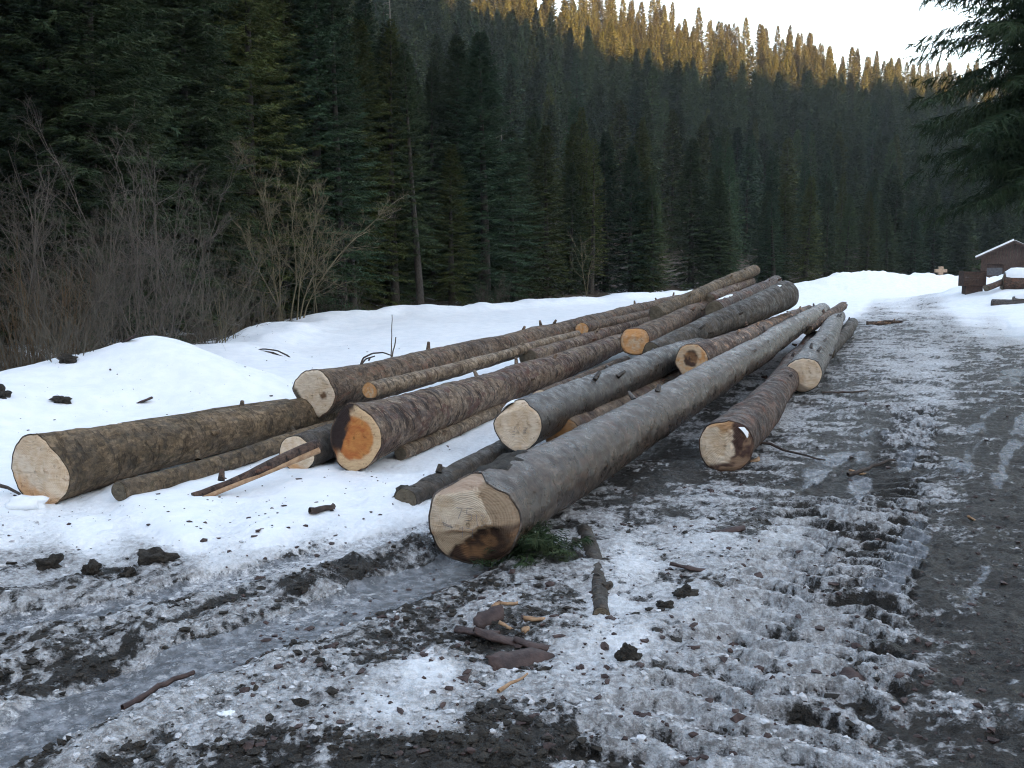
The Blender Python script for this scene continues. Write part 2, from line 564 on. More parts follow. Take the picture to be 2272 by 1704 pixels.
def cover_map(X, Y):
    u, v = proj(X, np.maximum(Y, 1.2), np.zeros_like(X))
    a = np.clip((u - LU[0]) / (LU[1] - LU[0]), 0, len(LU) - 1.001); b = np.clip((v - LV[0]) / (LV[1] - LV[0]), 0, len(LV) - 1.001)
    i = a.astype(int); j = b.astype(int); fa = a - i; fb = b - j
    return (S_LAT[i, j] * (1 - fa) * (1 - fb) + S_LAT[i + 1, j] * fa * (1 - fb) + S_LAT[i, j + 1] * (1 - fa) * fb + S_LAT[i + 1, j + 1] * fa * fb)


def hill(X, Y, s):
    z = np.zeros_like(X)
    up = np.clip(s - 5, 0, None)
    z = np.interp(up, [0, 45, 130, 150, 165, 400], [0, 7.2, 39.0, 43.5, 44.0, -10.0]) * (1 + 0.34 * sst(125, 5, X) * sst(20, 70, up))
    z = z + sst(4, 30, s) * (fbm2(X / 34, Y / 34, 3, 5) - 0.5) * 7
    z = z - 0.35 * np.exp(-((s - 2.0) / 1.3) ** 2)
    t = SUN_H[0] * X + SUN_H[1] * Y
    c = -SUN_H[1] * X + SUN_H[0] * Y
    z = z + (RIDGE_H + 30 * sst(120, 80, c)) * sst(40, 330, t) + sst(60, 200, t) * (fbm2(X / 40, Y / 40, 3, 9) - 0.5) * 8
    return z


RIDGE_H = 106.0


def terrain(X, Y, fine=True):
    """Height and masks of the ground at world points."""
    X = np.asarray(X, dtype=np.float64); Y = np.asarray(Y, dtype=np.float64)
    s, _ = seg_dist(X, Y, EDGE, True)
    s = s + (fbm2(X / 2.2, Y / 2.2, 3, 2) - 0.5) * 1.5
    z = hill(X, Y, s)
    S0 = cover_map(X, Y)
    near = Y > 0.8
    S0 = S0 + ((fbm2(X * 0.9, Y * 0.9, 4, 14) - 0.5) * 0.5 + (fbm2(X * 3.4, Y * 3.4, 3, 15) - 0.5) * 0.25) * np.clip(1.6 - 1.6 * S0, 0, 1)
    bd, ba = seg_dist(X, Y, BANK)
    S0 = np.maximum(S0, sst(4.5, 3.0, bd) * sst(-0.5, 0.5, ba))
    cl = sst(0.80, 0.97, S0)                                  # clean deep snow
    # soft snow surface and its banks
    z = z + cl * ((fbm2(X / 1.7, Y / 1.7, 3, 21) - 0.5) * 0.17 + 0.05 + (fbm2(X * 2.6, Y * 2.6, 4, 22) - 0.5) * 0.05)
    bermk = np.exp(-((s + 1.0) / 0.75) ** 2) * (0.16 + 0.55 * np.clip(fbm2(X / 3.1, Y / 3.1, 3, 30) - 0.35, 0, 1)) * near
    z = z + bermk * (0.3 + 0.7 * cl)
    mx, my = X - MOUND[0], Y - MOUND[1]
    z = z + 0.60 * np.exp(-(((mx + 0.25 * my) / 1.15) ** 2 + (my / 1.1) ** 2)) + 0.16 * np.exp(-(((mx + 1.9) / 0.9) ** 2 + ((my + 0.6) / 0.9) ** 2))
    d, arc = seg_dist(X, Y, BANK)
    ub = sst(0.0, 6.0, arc)
    lump = 0.75 + 0.85 * np.clip(fbm2(arc / 3.0, d * 0 + 2.0, 3, 40) - 0.25, 0, 1) + 0.35 * np.exp(-((arc - 8.0) / 2.4) ** 2)
    z = z + ub * lump * 0.95 * np.exp(-(d / 2.6) ** 2) + ub * 0.5 * np.clip(fbm2(X * 1.5, Y * 1.5, 3, 44) - 0.45, 0, 1) * np.exp(-(d / 2.0) ** 2)
    rx, ry = X - RBANK[0], Y - RBANK[1]
    z = z + (0.62 + 0.5 * fbm2(X / 1.4, Y / 1.4, 3, 47)) * np.exp(-((rx / 3.2) ** 2 + (ry / 5.0) ** 2)) + 0.3 * np.exp(-(((rx + 1) / 3.5) ** 2 + ((ry + 9) / 4.0) ** 2))
    # ruts
    ice = np.zeros_like(X); dark = np.zeros_like(X)
    for P, w, dep, iceamt in ((RUT_A, 0.19, 0.045, 0.75), (RUT_B, 0.25, 0.055, 0.85), (RUT_C, 0.2, 0.05, 0.2)):
        d, arc = seg_dist(X, Y, P)
        d = d + (fbm2(X * 3, Y * 3, 3, 50) - 0.5) * 0.12
        ins = 1 - sst(0.55 * w, w, d)
        z = z - dep * ins
        z = z + dep * 0.8 * np.exp(-((d - 1.35 * w) / (0.35 * w)) ** 2) * fbm2(X * 7, Y * 7, 3, 53)
        ice = np.maximum(ice, iceamt * sst(0.45, 0.6, ins * (0.5 + fbm2(X * 2.2, Y * 2.2, 4, 55))))
    lug = np.zeros_like(X)
    for P, w, dep, ph in ((LUG_1, 0.27, 0.045, 0.0), (LUG_2, 0.27, 0.035, 1.0)):
        d, arc = seg_dist(X, Y, P, True)
        dd = np.abs(d) + (fbm2(X * 3, Y * 3, 3, 60) - 0.5) * 0.14
        ins = (1 - sst(0.7 * w, w, dd)) * sst(0.22, 0.42, fbm2(X * 1.1, Y * 1.1, 2, 66))
        wave = np.sin((arc + np.abs(d) * 0.35 + (fbm2(X * 4, Y * 4, 2, 61) - 0.5) * 0.12) * 2 * PI / 0.19)
        lg = sst(-0.1, 0.75, wave)
        z = z + ins * (-dep + 0.055 * lg)
        lug = np.maximum(lug, ins * lg)
    for P, w, h in ((BERM_1, 0.11, 0.040), (BERM_2, 0.12, 0.042)):
        d, arc = seg_dist(X, Y, P)
        k = np.exp(-(d / w) ** 2) * sst(0.3, 0.6, fbm2(X * 2.6, Y * 2.6, 2, 70))
        z = z + h * k * (0.4 + 1.1 * fbm2(X * 9, Y * 9, 3, 71))
        dark = np.maximum(dark, k)
    d, arc = seg_dist(X, Y, DARK_1)
    dark = np.maximum(dark, 0.8 * np.exp(-(d / 0.3) ** 2))
    # churned mud and slush
    rough = (1 - cl) * (1 - 0.85 * ice) * near
    road = sst(0.30, 0.05, S0) * 0.55
    b1 = fbm2(X * 2.3, Y * 2.3, 3, 80)
    b2 = fbm2(X * 8.5, Y * 8.5, 3, 81)
    al = 0.5 * X + 0.866 * Y; ac = 0.866 * X - 0.5 * Y
    wob = (fbm2(X * 0.7, Y * 0.7, 2, 77) - 0.5) * 1.2
    st1 = fbm2((ac + wob) * 10, al * 1.9, 4, 84)
    lw = sst(0.5, -0.7, X)
    st0 = fbm2((ac + wob * 0.4) * 13, al * 0.9, 4, 86)
    st1 = lw * (0.35 * st1 + 0.65 * st0) + (1 - lw) * fbm2(X * 5.5, Y * 8, 4, 85)
    b2 = 0.5 * b2 + 0.5 * st1
    b3 = np.abs(fbm2(X * 19, Y * 19, 3, 82) - 0.5) * 2
    z = z + rough * ((b1 - 0.5) * 0.09 + (b2 - 0.5) * 0.048 * (1 - 0.5 * road) + (0.35 - b3) * 0.024 * (1 - 0.4 * road))
    if fine:
        b4 = fbm2(X * 42, Y * 42, 2, 83)
        z = z + rough * (b4 - 0.5) * 0.014 * sst(14, 6, Y) * (1 - 0.35 * road)
    else:
        b4 = 0.5
    wet = sst(0.34, 0.14, S0) * sst(0.9, 1.8, X) * near
    ice = np.maximum(ice, 0.75 * wet * sst(0.44, 0.58, 0.75 * fbm2((ac + wob * 0.3) * 5.0, al * 0.45, 4, 88) + 0.25 * b1))
    # snow cover: threshold the painted cover with noise; slush lies on the high clods and in long smears
    n = 0.12 * b1 + 0.20 * b2 + 0.16 * b3 + 0.20 * b4 + 0.32 * st1
    cov = np.clip(0.66 + (S0 - 0.5) * 1.10 + (n - 0.47) * 2.4 * (1 - cl), 0, 1) * (1 - 0.55 * dark)
    cov = np.clip(cov + 0.26 * lug, 0, 1)
    cov = np.where(ice > 0.3, cov * (1 - 0.55 * ice), cov)
    cov = np.maximum(cov, cl * (1 - 0.6 * dark))
    lit = sst(-0.25, 0.25, s) * (1 - 0.75 * sst(0.60, 0.68, fbm2(X / 1.3, Y / 1.3, 3, 90)) * sst(9, 2, s))
    lit = np.where(SUN_H[0] * X + SUN_H[1] * Y > 60, 1.0, lit)
    clean = np.maximum(sst(0.50, 0.96, S0), 0) * (1 - ice)
    return z, cov, ice, lit, clean, s


def ground_z(x, y):
    return float(terrain(np.array([x]), np.array([y]))[0][0])


def onsurf(u, v, lift=0.0):
    """Where the line of sight through a photo pixel meets the ground, raised by lift."""
    D = np.linspace(6, 110, 2600)
    a = (u - 1136) / F_PX; b = (852 - v) / F_PX
    X = D * a; Y = D * (CP + b * SP); Z = CAM_H + D * (-SP + b * CP)
    g = terrain(X, Y, False)[0] + lift
    hit = np.nonzero(Z <= g)[0]
    i = hit[0] if len(hit) else len(D) - 1
    return np.array((X[i], Y[i], g[i]))


# fine sheet: rows spread out with distance, so that clods stay resolved near the camera
_ys = [1.9]
while _ys[-1] < 74:
    _ys.append(_ys[-1] + (0.0033 if _ys[-1] < 8 else 0.0075) * _ys[-1])
_ys = np.array(_ys)
_nc = 720
_t = np.linspace(0, 1, _nc)[None, :]
_xl = -(0.60 * _ys + 1.6)[:, None]; _xr = (0.60 * _ys + 1.6)[:, None]
GX = _xl + (_xr - _xl) * _t; GY = np.repeat(_ys[:, None], _nc, 1)
GZ, g_cov, g_ice, g_lit, g_cl, g_s = terrain(GX.ravel(), GY.ravel())
me = mesh_np('ground', np.stack([GX.ravel(), GY.ravel(), GZ], 1), grid_faces(len(_ys), _nc), M_GROUND)


def add_masks(me, cov, ice, lit, cl):
    a = me.attributes.new('mask', 'FLOAT_COLOR', 'POINT')
    a.data.foreach_set('color', np.stack([cov, ice, lit, np.ones_like(cov)], 1).astype(np.float32).ravel())
    a = me.attributes.new('clean', 'FLOAT', 'POINT')
    a.data.foreach_set('value', cl.astype(np.float32))


add_masks(me, g_cov, g_ice, g_lit, g_cl)
tag(obj('ground', me), 'churned mud road and snow field between the logs and the forest', kind='structure')

# coarse hills all round, tucked under the fine sheet where the two overlap
_x = np.concatenate([np.arange(-420, -60, 10.0), np.arange(-60, 120, 2.5), np.arange(120, 431, 10.0)])
_y = np.concatenate([np.arange(-430, -40, 10.0), np.arange(-40, 180, 2.5), np.arange(180, 431, 10.0)])
HX, HY = np.meshgrid(_x, _y)
HZ, h_cov, h_ice, h_lit, h_cl, h_s = terrain(HX.ravel(), HY.ravel(), False)
_in = sst(0, 3, np.minimum(0.60 * HY + 1.6 - np.abs(HX), np.minimum(HY - 1.9, 74 - HY))).ravel()
HZ = HZ - 0.5 * _in - 0.02
me = mesh_np('hillside', np.stack([HX.ravel(), HY.ravel(), HZ], 1), grid_faces(len(_y), len(_x)), M_GROUND)
add_masks(me, h_cov, h_ice, h_lit, h_cl)
tag(obj('hillside', me), 'brown forest floor of the steep valley sides', kind='structure')

# ------------------------------------------------------------------ spruce forest
def spruce_crown(seed, H, R, z0, nbr, ntw, sub, tl, tw, hang=0.5, gap=0.0, ex=0.78):
    """Needle sprays on drooping branches: triangles (V, F)."""
    g = np.random.default_rng(seed)
    i = np.arange(nbr)
    rel = ((i + g.random(nbr)) / nbr) ** 0.92
    keep = g.random(nbr) > gap * (1 - rel)
    rel = rel[keep]; n = len(rel)
    z = z0 + (H - z0) * rel
    phi = np.arange(n) * 2.39996 + g.normal(0, 0.35, n)
    L = R * ((1 - rel) ** ex) * g.uniform(0.62, 1.12, n) * (0.72 + 0.28 * sst(0, 0.18, rel)) + 0.12
    a = -0.12 + 0.62 * rel + g.normal(0, 0.09, n)
    sag = (0.55 - 0.42 * rel) * g.uniform(0.7, 1.25, n)
    er = np.stack([np.cos(phi), np.sin(phi), np.zeros(n)], 1)
    el = np.stack([-np.sin(phi), np.cos(phi), np.zeros(n)], 1)
    k = np.arange(ntw)
    t = 0.10 + 0.90 * (k[None, :] + g.random((n, ntw))) / ntw
    base = (er[:, None] * (L[:, None] * t)[..., None]
            + np.array((0, 0, 1.0)) * (z[:, None] + L[:, None] * (a[:, None] * t - sag[:, None] * t ** 2 + 0.30 * t ** 3))[..., None])
    base = base + el[:, None] * (L[:, None] * 0.06 * np.sin(t * 5 + phi[:, None]))[..., None]
    side = np.where((k % 2) == 0, 1.0, -1.0)[None, :, None] * g.uniform(0.5, 1.0, (n, ntw, 1))
    dirv = (er[:, None] * g.uniform(0.35, 0.75, (n, ntw, 1)) + el[:, None] * side
            + np.array((0, 0, 1.0)) * (-(hang * (1 - 0.6 * rel))[:, None, None] * g.uniform(0.3, 1.6, (n, ntw, 1)) + 0.12))
    dirv = norm(dirv)
    ln = tl * np.sqrt(L)[:, None] * (1.1 - 0.65 * t) * g.uniform(0.55, 1.25, (n, ntw))
    base = base.reshape(-1, 3); dirv = dirv.reshape(-1, 3); ln = ln.reshape(-1, 1)
    m = len(base)
    nv = norm(np.cross(dirv, norm(g.normal(0, 1, (m, 3)) + np.array((0, 0, 1.2)))))
    w = tw * (0.6 + 0.8 * g.random((m, 1)))
    mid = base + dirv * ln * 0.42
    q = np.stack([base, mid + nv * w, base + dirv * ln, mid - nv * w], 1)
    V = [q.reshape(-1, 3)]
    F = [(np.arange(m)[:, None, None] * 4 + np.array([[0, 1, 2], [0, 2, 3]])[None]).reshape(-1, 3)]
    off = m * 4
    for j in range(sub):
        f = 0.12 + 0.78 * (j + g.random((m, 1))) / sub
        b = base + dirv * ln * f
        sgn = 1.0 if j % 2 else -1.0
        d2 = norm(dirv * 0.75 + nv * sgn * 0.75 + g.normal(0, 0.22, (m, 3)) - np.array((0, 0, 0.25)))
        l2 = ln * (0.52 - 0.3 * f) * g.uniform(0.6, 1.2, (m, 1)) + 0.04
        n2 = norm(np.cross(d2, g.normal(0, 1, (m, 3))))
        tri = np.stack([b + n2 * w * 0.55, b - n2 * w * 0.55, b + d2 * l2], 1)
        V.append(tri.reshape(-1, 3)); F.append(np.arange(m * 3).reshape(-1, 3) + off); off += m * 3
    # leader
    return np.concatenate(V), np.concatenate(F)


def spruce_trunk(seed, H, r):
    g = np.random.default_rng(seed)
    n = 14
    tz = np.linspace(0, 1, n)
    P = np.stack([0.10 * np.sin(tz * 4 + seed), 0.08 * np.cos(tz * 3 + seed), -0.5 + tz * (H * 0.985 + 0.5)], 1)[None]
    V, F = tubes(P, np.array([r]), np.array([0.012]), 9)
    return V, F


PROTO = {}


def proto(key, seed, H, R, z0, nbr, ntw, sub, tl, tw, hang=0.5, gap=0.0, ex=0.78):
    V, F = spruce_crown(seed, H, R, z0, nbr, ntw, sub, tl, tw, hang, gap, ex)
    c = mesh_np('spruce_crown_' + key, V, F, M_NEEDLE, False)
    V, F = spruce_trunk(seed, H, 0.012 * H + 0.03)
    t = mesh_np('spruce_trunk_' + key, V, F, M_TRUNK)
    PROTO[key] = (t, c, H)


for j in range(4):
    proto('near%d' % j, 100 + j, 20, (2.9, 2.5, 3.2, 2.3)[j], (0.5, 1.5, 0.4, 4.0)[j], (380, 340, 400, 190)[j], 34, 6, 0.42, 0.024, (0.5, 0.7, 0.45, 0.6)[j], (0.0, 0.1, 0.05, 0.35)[j])
for j in range(5):
    proto('mid%d' % j, 200 + j, 20, (2.5, 2.2, 2.8, 2.0, 2.4)[j], (0.6, 1.2, 0.5, 2.5, 0.8)[j], (300, 270, 320, 190, 290)[j], 28, 2, 0.52, 0.048, 0.5, (0.0, 0.1, 0.0, 0.3, 0.05)[j])
for j in range(5):
    proto('far%d' % j, 300 + j, 20, (3.1, 2.7, 3.4, 2.5, 2.9)[j], (0.8, 1.5, 0.6, 2.0, 1.0)[j], (240, 220, 260, 190, 240)[j], 22, 1, 0.66, 0.105, 0.45, 0.05, 0.76)

tg = np.random.default_rng(5)
# candidate trees on a jittered grid over the wooded side of the edge line
cx, cy_ = np.meshgrid(np.arange(-140, 200, 3.9), np.arange(2, 330, 3.9))
cx = cx.ravel() + tg.uniform(-1.8, 1.8, cx.size); cy_ = cy_.ravel() + tg.uniform(-1.8, 1.8, cy_.size)
_k = tg.integers(6, 13, 170); _w = tg.random((170, 1))          # young spruces thickening the edge itself
_e = EDGE[_k] * (1 - _w) + EDGE[_k + 1] * _w
_n = norm(EDGE[_k + 1] - EDGE[_k]); _e = _e + np.stack([-_n[:, 1], _n[:, 0]], 1) * tg.uniform(2.6, 8.5, (170, 1))
cx = np.concatenate([cx, _e[:, 0]]); cy_ = np.concatenate([cy_, _e[:, 1]])
cz, _, _, _, _, cs = terrain(cx, cy_, False)
R_ = np.hypot(cx, cy_); az = np.degrees(np.arctan2(cx, cy_))
ok = (cs > 2.2) & (cs < 190) & (np.abs(az) < 34) & (R_ > 9)
ok &= (tg.random(cx.size) < np.where(cs < 12, 0.95, 0.85))
cx, cy_, cz, cs, R_, az = (q[ok] for q in (cx, cy_, cz, cs, R_, az))
hts = np.clip(tg.normal(16.0, 2.6, cx.size), 10, 22)
_yg = sst(28, 50, R_)                      # beyond the near left bank the edge trees are younger and shorter
_young = (7.5 + 9.5 * np.clip(cs / 48, 0, 1)) * tg.uniform(0.72, 1.22, cx.size)
hts = hts * (1 - _yg) + np.minimum(hts, _young) * _yg
hts = hts * np.where((cs < 5) & (R_ < 40), tg.uniform(0.6, 1.0, cx.size), 1.0)
order = np.argsort(R_)
hz = np.full(800, -30.0)       # covered elevation per azimuth bin
kept = []
for i in order:
    top = math.degrees(math.atan2(cz[i] + hts[i] - CAM_H, R_[i]))
    bas = math.degrees(math.atan2(cz[i] - CAM_H, R_[i]))
    if bas > 20:
        continue
    half = math.degrees(2.2 / R_[i])
    a0 = int(np.clip((az[i] - half + 40) * 10, 0, 790)); a1 = max(int(np.clip((az[i] + half + 40) * 10, 0, 800)), a0 + 1)
    cov_ = np.percentile(hz[a0:a1], 25 if R_[i] < 60 else 60)
    if cov_ > min(top, 20.5) - (0.15 if R_[i] < 60 else 0.24) * (top - bas):
        continue
    kept.append(i)
    wf, cf = (0.3, 0.5) if R_[i] < 45 else ((0.6, 0.80) if cs[i] < 85 else (0.55, 0.70))
    b0 = int(np.clip((az[i] - half * wf + 40) * 10, 0, 790)); b1 = max(int(np.clip((az[i] + half * wf + 40) * 10, 0, 800)), b0 + 1)
    hz[b0:b1] = np.maximum(hz[b0:b1], min(bas + cf * (top - bas), 40))
kept = np.array(kept)
vis_size = hts[kept] / R_[kept] * np.where(R_[kept] < 115, 2.2, 1.0)
rank = np.argsort(-vis_size)
single = set(kept[rank[:298]].tolist())
print('SPRUCES kept', len(kept), 'single', len(single))


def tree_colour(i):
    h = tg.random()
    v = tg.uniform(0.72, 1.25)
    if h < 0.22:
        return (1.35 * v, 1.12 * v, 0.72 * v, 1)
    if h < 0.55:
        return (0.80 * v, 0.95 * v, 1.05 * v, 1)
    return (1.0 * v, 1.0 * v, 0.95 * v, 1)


def place_tree(key, x, y, z, sc, rz, colr, name='spruce_tree', lean=0.0):
    t, c, H = PROTO[key]
    r = empty(name, (x, y, z), rz)
    r.scale = sc if isinstance(sc, tuple) else (sc, sc, sc)
    r.rotation_euler = (lean, lean * 0.5, rz)
    ot = obj('trunk', t, r)
    oc = obj('crown', c, r)
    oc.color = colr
    return r


ORD = ['first', 'second', 'third', 'fourth', 'fifth', 'sixth', 'seventh', 'eighth', 'ninth', 'tenth', 'eleventh', 'twelfth',
       'thirteenth', 'fourteenth', 'fifteenth', 'sixteenth', 'seventeenth', 'eighteenth', 'nineteenth', 'twentieth']
front = [i for i in single if cs[i] < 6.5 and abs(az[i]) < 28 and R_[i] < 34]
front.sort(key=lambda i: az[i])
front_no = {i: k for k, i in enumerate(front)}
SHADOW_TOP = lambda x, y: RIDGE_H - (330 - (SUN_H[0] * x + SUN_H[1] * y)) * math.tan(SUN_EL)
rest = []
for i in kept:
    i = int(i)
    if i not in single:
        rest.append(i)
        continue
    lod = 'near%d' % tg.integers(0, 4) if R_[i] < 46 else ('mid%d' % tg.integers(0, 5) if R_[i] < 110 else 'far%d' % tg.integers(0, 5))
    s0 = hts[i] / 20.0
    wd = (0.45 + 0.55 * s0) * tg.uniform(0.82, 1.28)
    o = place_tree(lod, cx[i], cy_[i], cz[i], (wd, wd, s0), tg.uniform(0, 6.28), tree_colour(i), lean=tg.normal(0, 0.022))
    lit_tree = cz[i] + hts[i] * 0.7 > SHADOW_TOP(cx[i], cy_[i])
    if i in front_no:
        k = front_no[i]
        lab = '%s spruce from the left among the near trees of the forest edge' % ORD[k] if k < 20 else '%s spruce from the right among the near trees of the forest edge' % ORD[min(len(front) - 1 - k, 19)]
        tag(o, lab, 'tree', 'spruces along the forest edge')
    else:
        uu = float(proj(np.array(cx[i]), np.array(cy_[i]), np.array(cz[i]))[0])
        for lim, where in ((260, 'behind the tall grey shrubs'), (560, 'behind the snow mound'), (760, 'around the pale bare tree'), (1000, 'behind the tall dead trunks'),
                           (1230, 'beyond the snow field'), (1420, 'around the small grey bare tree'), (1700, 'beyond the far tips of the logs'), (2000, 'behind the far snow bank'),
                           (2110, 'behind the wooden cross'), (9999, 'behind the hut')):
            if uu < lim:
                break
        if lit_tree:
            how, grp = 'golden sunlit spruce on the ridge high', 'sunlit spruces on the ridge'
        elif cs[i] < 9.0:
            how, grp = 'young bushy spruce at the foot of the forest', 'young spruces of the forest edge'
        elif R_[i] > 90:
            how, grp = 'shaded bluish spruce far up the slope', 'shaded spruces high on the slope'
        else:
            how, grp = 'dark tall spruce low on the slope', 'shaded spruces low on the slope'
        tag(o, how + ' ' + where, 'tree', grp + ' ' + where)
if rest:
    # the trees beyond the 300 largest: one mass, instancing the crowns of trees that stand in view
    crowns = {}
    for o in bpy.data.objects:
        if o.name.startswith('crown') and o.data.name.startswith('spruce_crown_far') and o.data.name not in crowns:
            crowns[o.data.name] = o
    crowns = list(crowns.values())
    me = bpy.data.meshes.new('far_forest')
    me.vertices.add(len(rest))
    me.vertices.foreach_set('co', np.stack([cx[rest], cy_[rest], cz[rest]], 1).astype(np.float32).ravel())
    s0 = hts[rest] / 20.0
    wd = (0.45 + 0.55 * s0) * tg.uniform(0.82, 1.28, len(rest))
    at_ = me.attributes.new('tree_scale', 'FLOAT_VECTOR', 'POINT'); at_.data.foreach_set('vector', np.stack([wd, wd, s0], 1).astype(np.float32).ravel())
    rot = np.stack([tg.normal(0, 0.02, len(rest)), tg.normal(0, 0.02, len(rest)), tg.uniform(0, 6.28, len(rest))], 1)
    at_ = me.attributes.new('tree_turn', 'FLOAT_VECTOR', 'POINT'); at_.data.foreach_set('vector', rot.astype(np.float32).ravel())
    at_ = me.attributes.new('tree_kind', 'INT', 'POINT'); at_.data.foreach_set('value', tg.integers(0, len(crowns), len(rest)).astype(np.int32))
    fo = obj('far_forest', me)
    fo.color = (1.0, 1.0, 0.95, 1)
    ng = bpy.data.node_groups.new('far_forest_trees', 'GeometryNodeTree')
    ng.interface.new_socket('Geometry', in_out='INPUT', socket_type='NodeSocketGeometry')
    ng.interface.new_socket('Geometry', in_out='OUTPUT', socket_type='NodeSocketGeometry')
    N = ng.nodes.new; K = ng.links.new
    gi, go = N('NodeGroupInput'), N('NodeGroupOutput')
    mp, ip, jn = N('GeometryNodeMeshToPoints'), N('GeometryNodeInstanceOnPoints'), N('GeometryNodeJoinGeometry')
    K(gi.outputs[0], mp.inputs['Mesh']); K(mp.outputs[0], ip.inputs['Points'])
    for c in crowns:
        oi = N('GeometryNodeObjectInfo'); oi.transform_space = 'ORIGINAL'; oi.inputs['Object'].default_value = c
        gt = N('GeometryNodeGeometryToInstance')
        K(oi.outputs['Geometry'], gt.inputs[0]); K(gt.outputs[0], jn.inputs[0])
    K(jn.outputs[0], ip.inputs['Instance'])
    ip.inputs['Pick Instance'].default_value = True

    def named(nm, tp):
        q = N('GeometryNodeInputNamedAttribute'); q.data_type = tp; q.inputs['Name'].default_value = nm
        return q.outputs['Attribute']
    K(named('tree_kind', 'INT'), ip.inputs['Instance Index'])
    er_ = N('FunctionNodeEulerToRotation'); K(named('tree_turn', 'FLOAT_VECTOR'), er_.inputs[0]); K(er_.outputs[0], ip.inputs['Rotation'])
    K(named('tree_scale', 'FLOAT_VECTOR'), ip.inputs['Scale'])
    K(ip.outputs[0], go.inputs[0])
    md = fo.modifiers.new('trees', 'NODES'); md.node_group = ng
    tag(fo, 'far spruces merging into one wooded mass up to the ridge', 'forest', kind='stuff')

# the big roadside spruce whose boughs hang in at the right edge
p = at(2318, 600, 21.5)
V, F = spruce_crown(777, 22, 3.2, 3.4, 600, 54, 7, 0.46, 0.022, 1.0, 0.0, 0.58)
PROTO['edge'] = (mesh_np('roadside_trunk', *spruce_trunk(777, 22, 0.24), M_TRUNK), mesh_np('roadside_crown', V, F, M_NEEDLE, False), 19)
o = place_tree('edge', p[0], p[1], ground_z(p[0], p[1]), 1.0, 0.4, (0.8, 0.88, 0.85, 1))
tag(o, 'big near spruce with drooping boughs cut by the right edge of the photo', 'tree')

# bare dead spruces standing out pale against the dark wood
for k, (u, dep, H, lab) in enumerate(((64, 25.0, 14.5, 'pale bare dead trunk at the top left corner'), (468, 27.0, 13.5, 'straight dead spruce trunk left of the pale bare tree'),
                                      (872, 41.0, 13.2, 'tall grey dead trunk standing right of the olive spruces'), (822, 39.0, 9.8, 'thin grey dead trunk next to the tall one'),
                                      (1112, 47.0, 8.6, 'short grey dead trunk above the middle of the snow field'), (1712, 84.0, 8.5, 'grey dead trunk in the far forest above the log tips'))):
    p = at(u, 640, dep)
    g = np.random.default_rng(60 + k)
    o = empty('dead_spruce', (p[0], p[1], ground_z(p[0], p[1])), 0.3 * k)
    V, F = spruce_trunk(60 + k, H, 0.06 + 0.001 * dep)
    obj('trunk', mesh_np('trunk', V, F, M_DEAD), o)
    n = 46 if dep < 45 else 22
    zz = H * g.uniform(0.25, 0.97, n); a = g.uniform(0, 6.28, n); L = (1.15 - zz / H) * g.uniform(0.3, 1.5, n)
    t = np.linspace(0, 1, 5)
    P = np.stack([np.cos(a)[:, None] * L[:, None] * t, np.sin(a)[:, None] * L[:, None] * t, zz[:, None] + L[:, None] * (0.12 * t - 0.35 * t ** 2)], -1)
    V, F = tubes(P, np.full(n, 0.010), np.full(n, 0.005), 4)
    obj('dead_branches', mesh_np('dead_branches', V, F, M_DEAD), o)['kind'] = 'stuff'
    tag(o, lab, 'tree', 'dead spruces')

# ------------------------------------------------------------------ logs
BARK = {
    'grey': bark_mat('bark_wet_grey', (0.078, 0.056, 0.040), (0.046, 0.028, 0.018), (0.098, 0.074, 0.056), 0.30, 0.55, 2.0, (0.094, 0.038, 0.019), 0.35, mud=0.4, spec=0.65, bump=0.5),
    'slate': bark_mat('bark_dark_slate', (0.050, 0.040, 0.031), (0.034, 0.023, 0.016), (0.069, 0.055, 0.044), 0.38, 0.6, 2.0, (0.108, 0.063, 0.040), 0.3, mud=0.3, spec=0.65, bump=0.5),
    'brown': bark_mat('bark_grey_brown', (0.137, 0.094, 0.061), (0.081, 0.052, 0.034), (0.172, 0.123, 0.084), 0.75, 0.7, 2.4, (0.176, 0.089, 0.056), 0.6),
    'scuffed': bark_mat('bark_scuffed', (0.176, 0.125, 0.084), (0.088, 0.052, 0.036), (0.216, 0.159, 0.112), 0.7, 0.9, 3.0, (0.093, 0.039, 0.027), 0.8),
    'moss': bark_mat('bark_mossy', (0.163, 0.114, 0.068), (0.093, 0.066, 0.039), (0.190, 0.135, 0.081), 0.8, 0.5, 2.2, (0.053, 0.048, 0.024), 0.35, mud=0.25),
    'pale': bark_mat('bark_pale', (0.238, 0.177, 0.117), (0.150, 0.104, 0.065), (0.282, 0.219, 0.156), 0.7, 0.7, 4.0, (0.088, 0.050, 0.033), 0.6),
    'red': bark_mat('bark_red_brown', (0.088, 0.051, 0.035), (0.051, 0.032, 0.024), (0.110, 0.071, 0.051), 0.6, 0.7, 3.5, (0.150, 0.065, 0.039), 0.6),
    'peeled': bark_mat('bark_half_peeled', (0.141, 0.096, 0.068), (0.075, 0.043, 0.030), (0.176, 0.131, 0.098), 0.65, 0.8, 3.0, (0.370, 0.223, 0.137), 0.9),
    'mud': bark_mat('bark_muddy', (0.058, 0.043, 0.030), (0.034, 0.025, 0.018), (0.081, 0.062, 0.044), 0.6, 0.4, 4.0, mud=0.8),
}
WOOD = np.array((0.62, 0.47, 0.32)); PALE = np.array((0.74, 0.62, 0.48)); ORANGE = np.array((0.58, 0.30, 0.12))
BROWNW = np.array((0.22, 0.12, 0.06)); DARKW = np.array((0.045, 0.026, 0.018))


def lerp(a, b, t):
    t = np.asarray(t)[..., None]
    return a * (1 - t) + b * t


def face_plain(x, y, n):
    return lerp(PALE, WOOD, sst(0.25, 0.75, n))


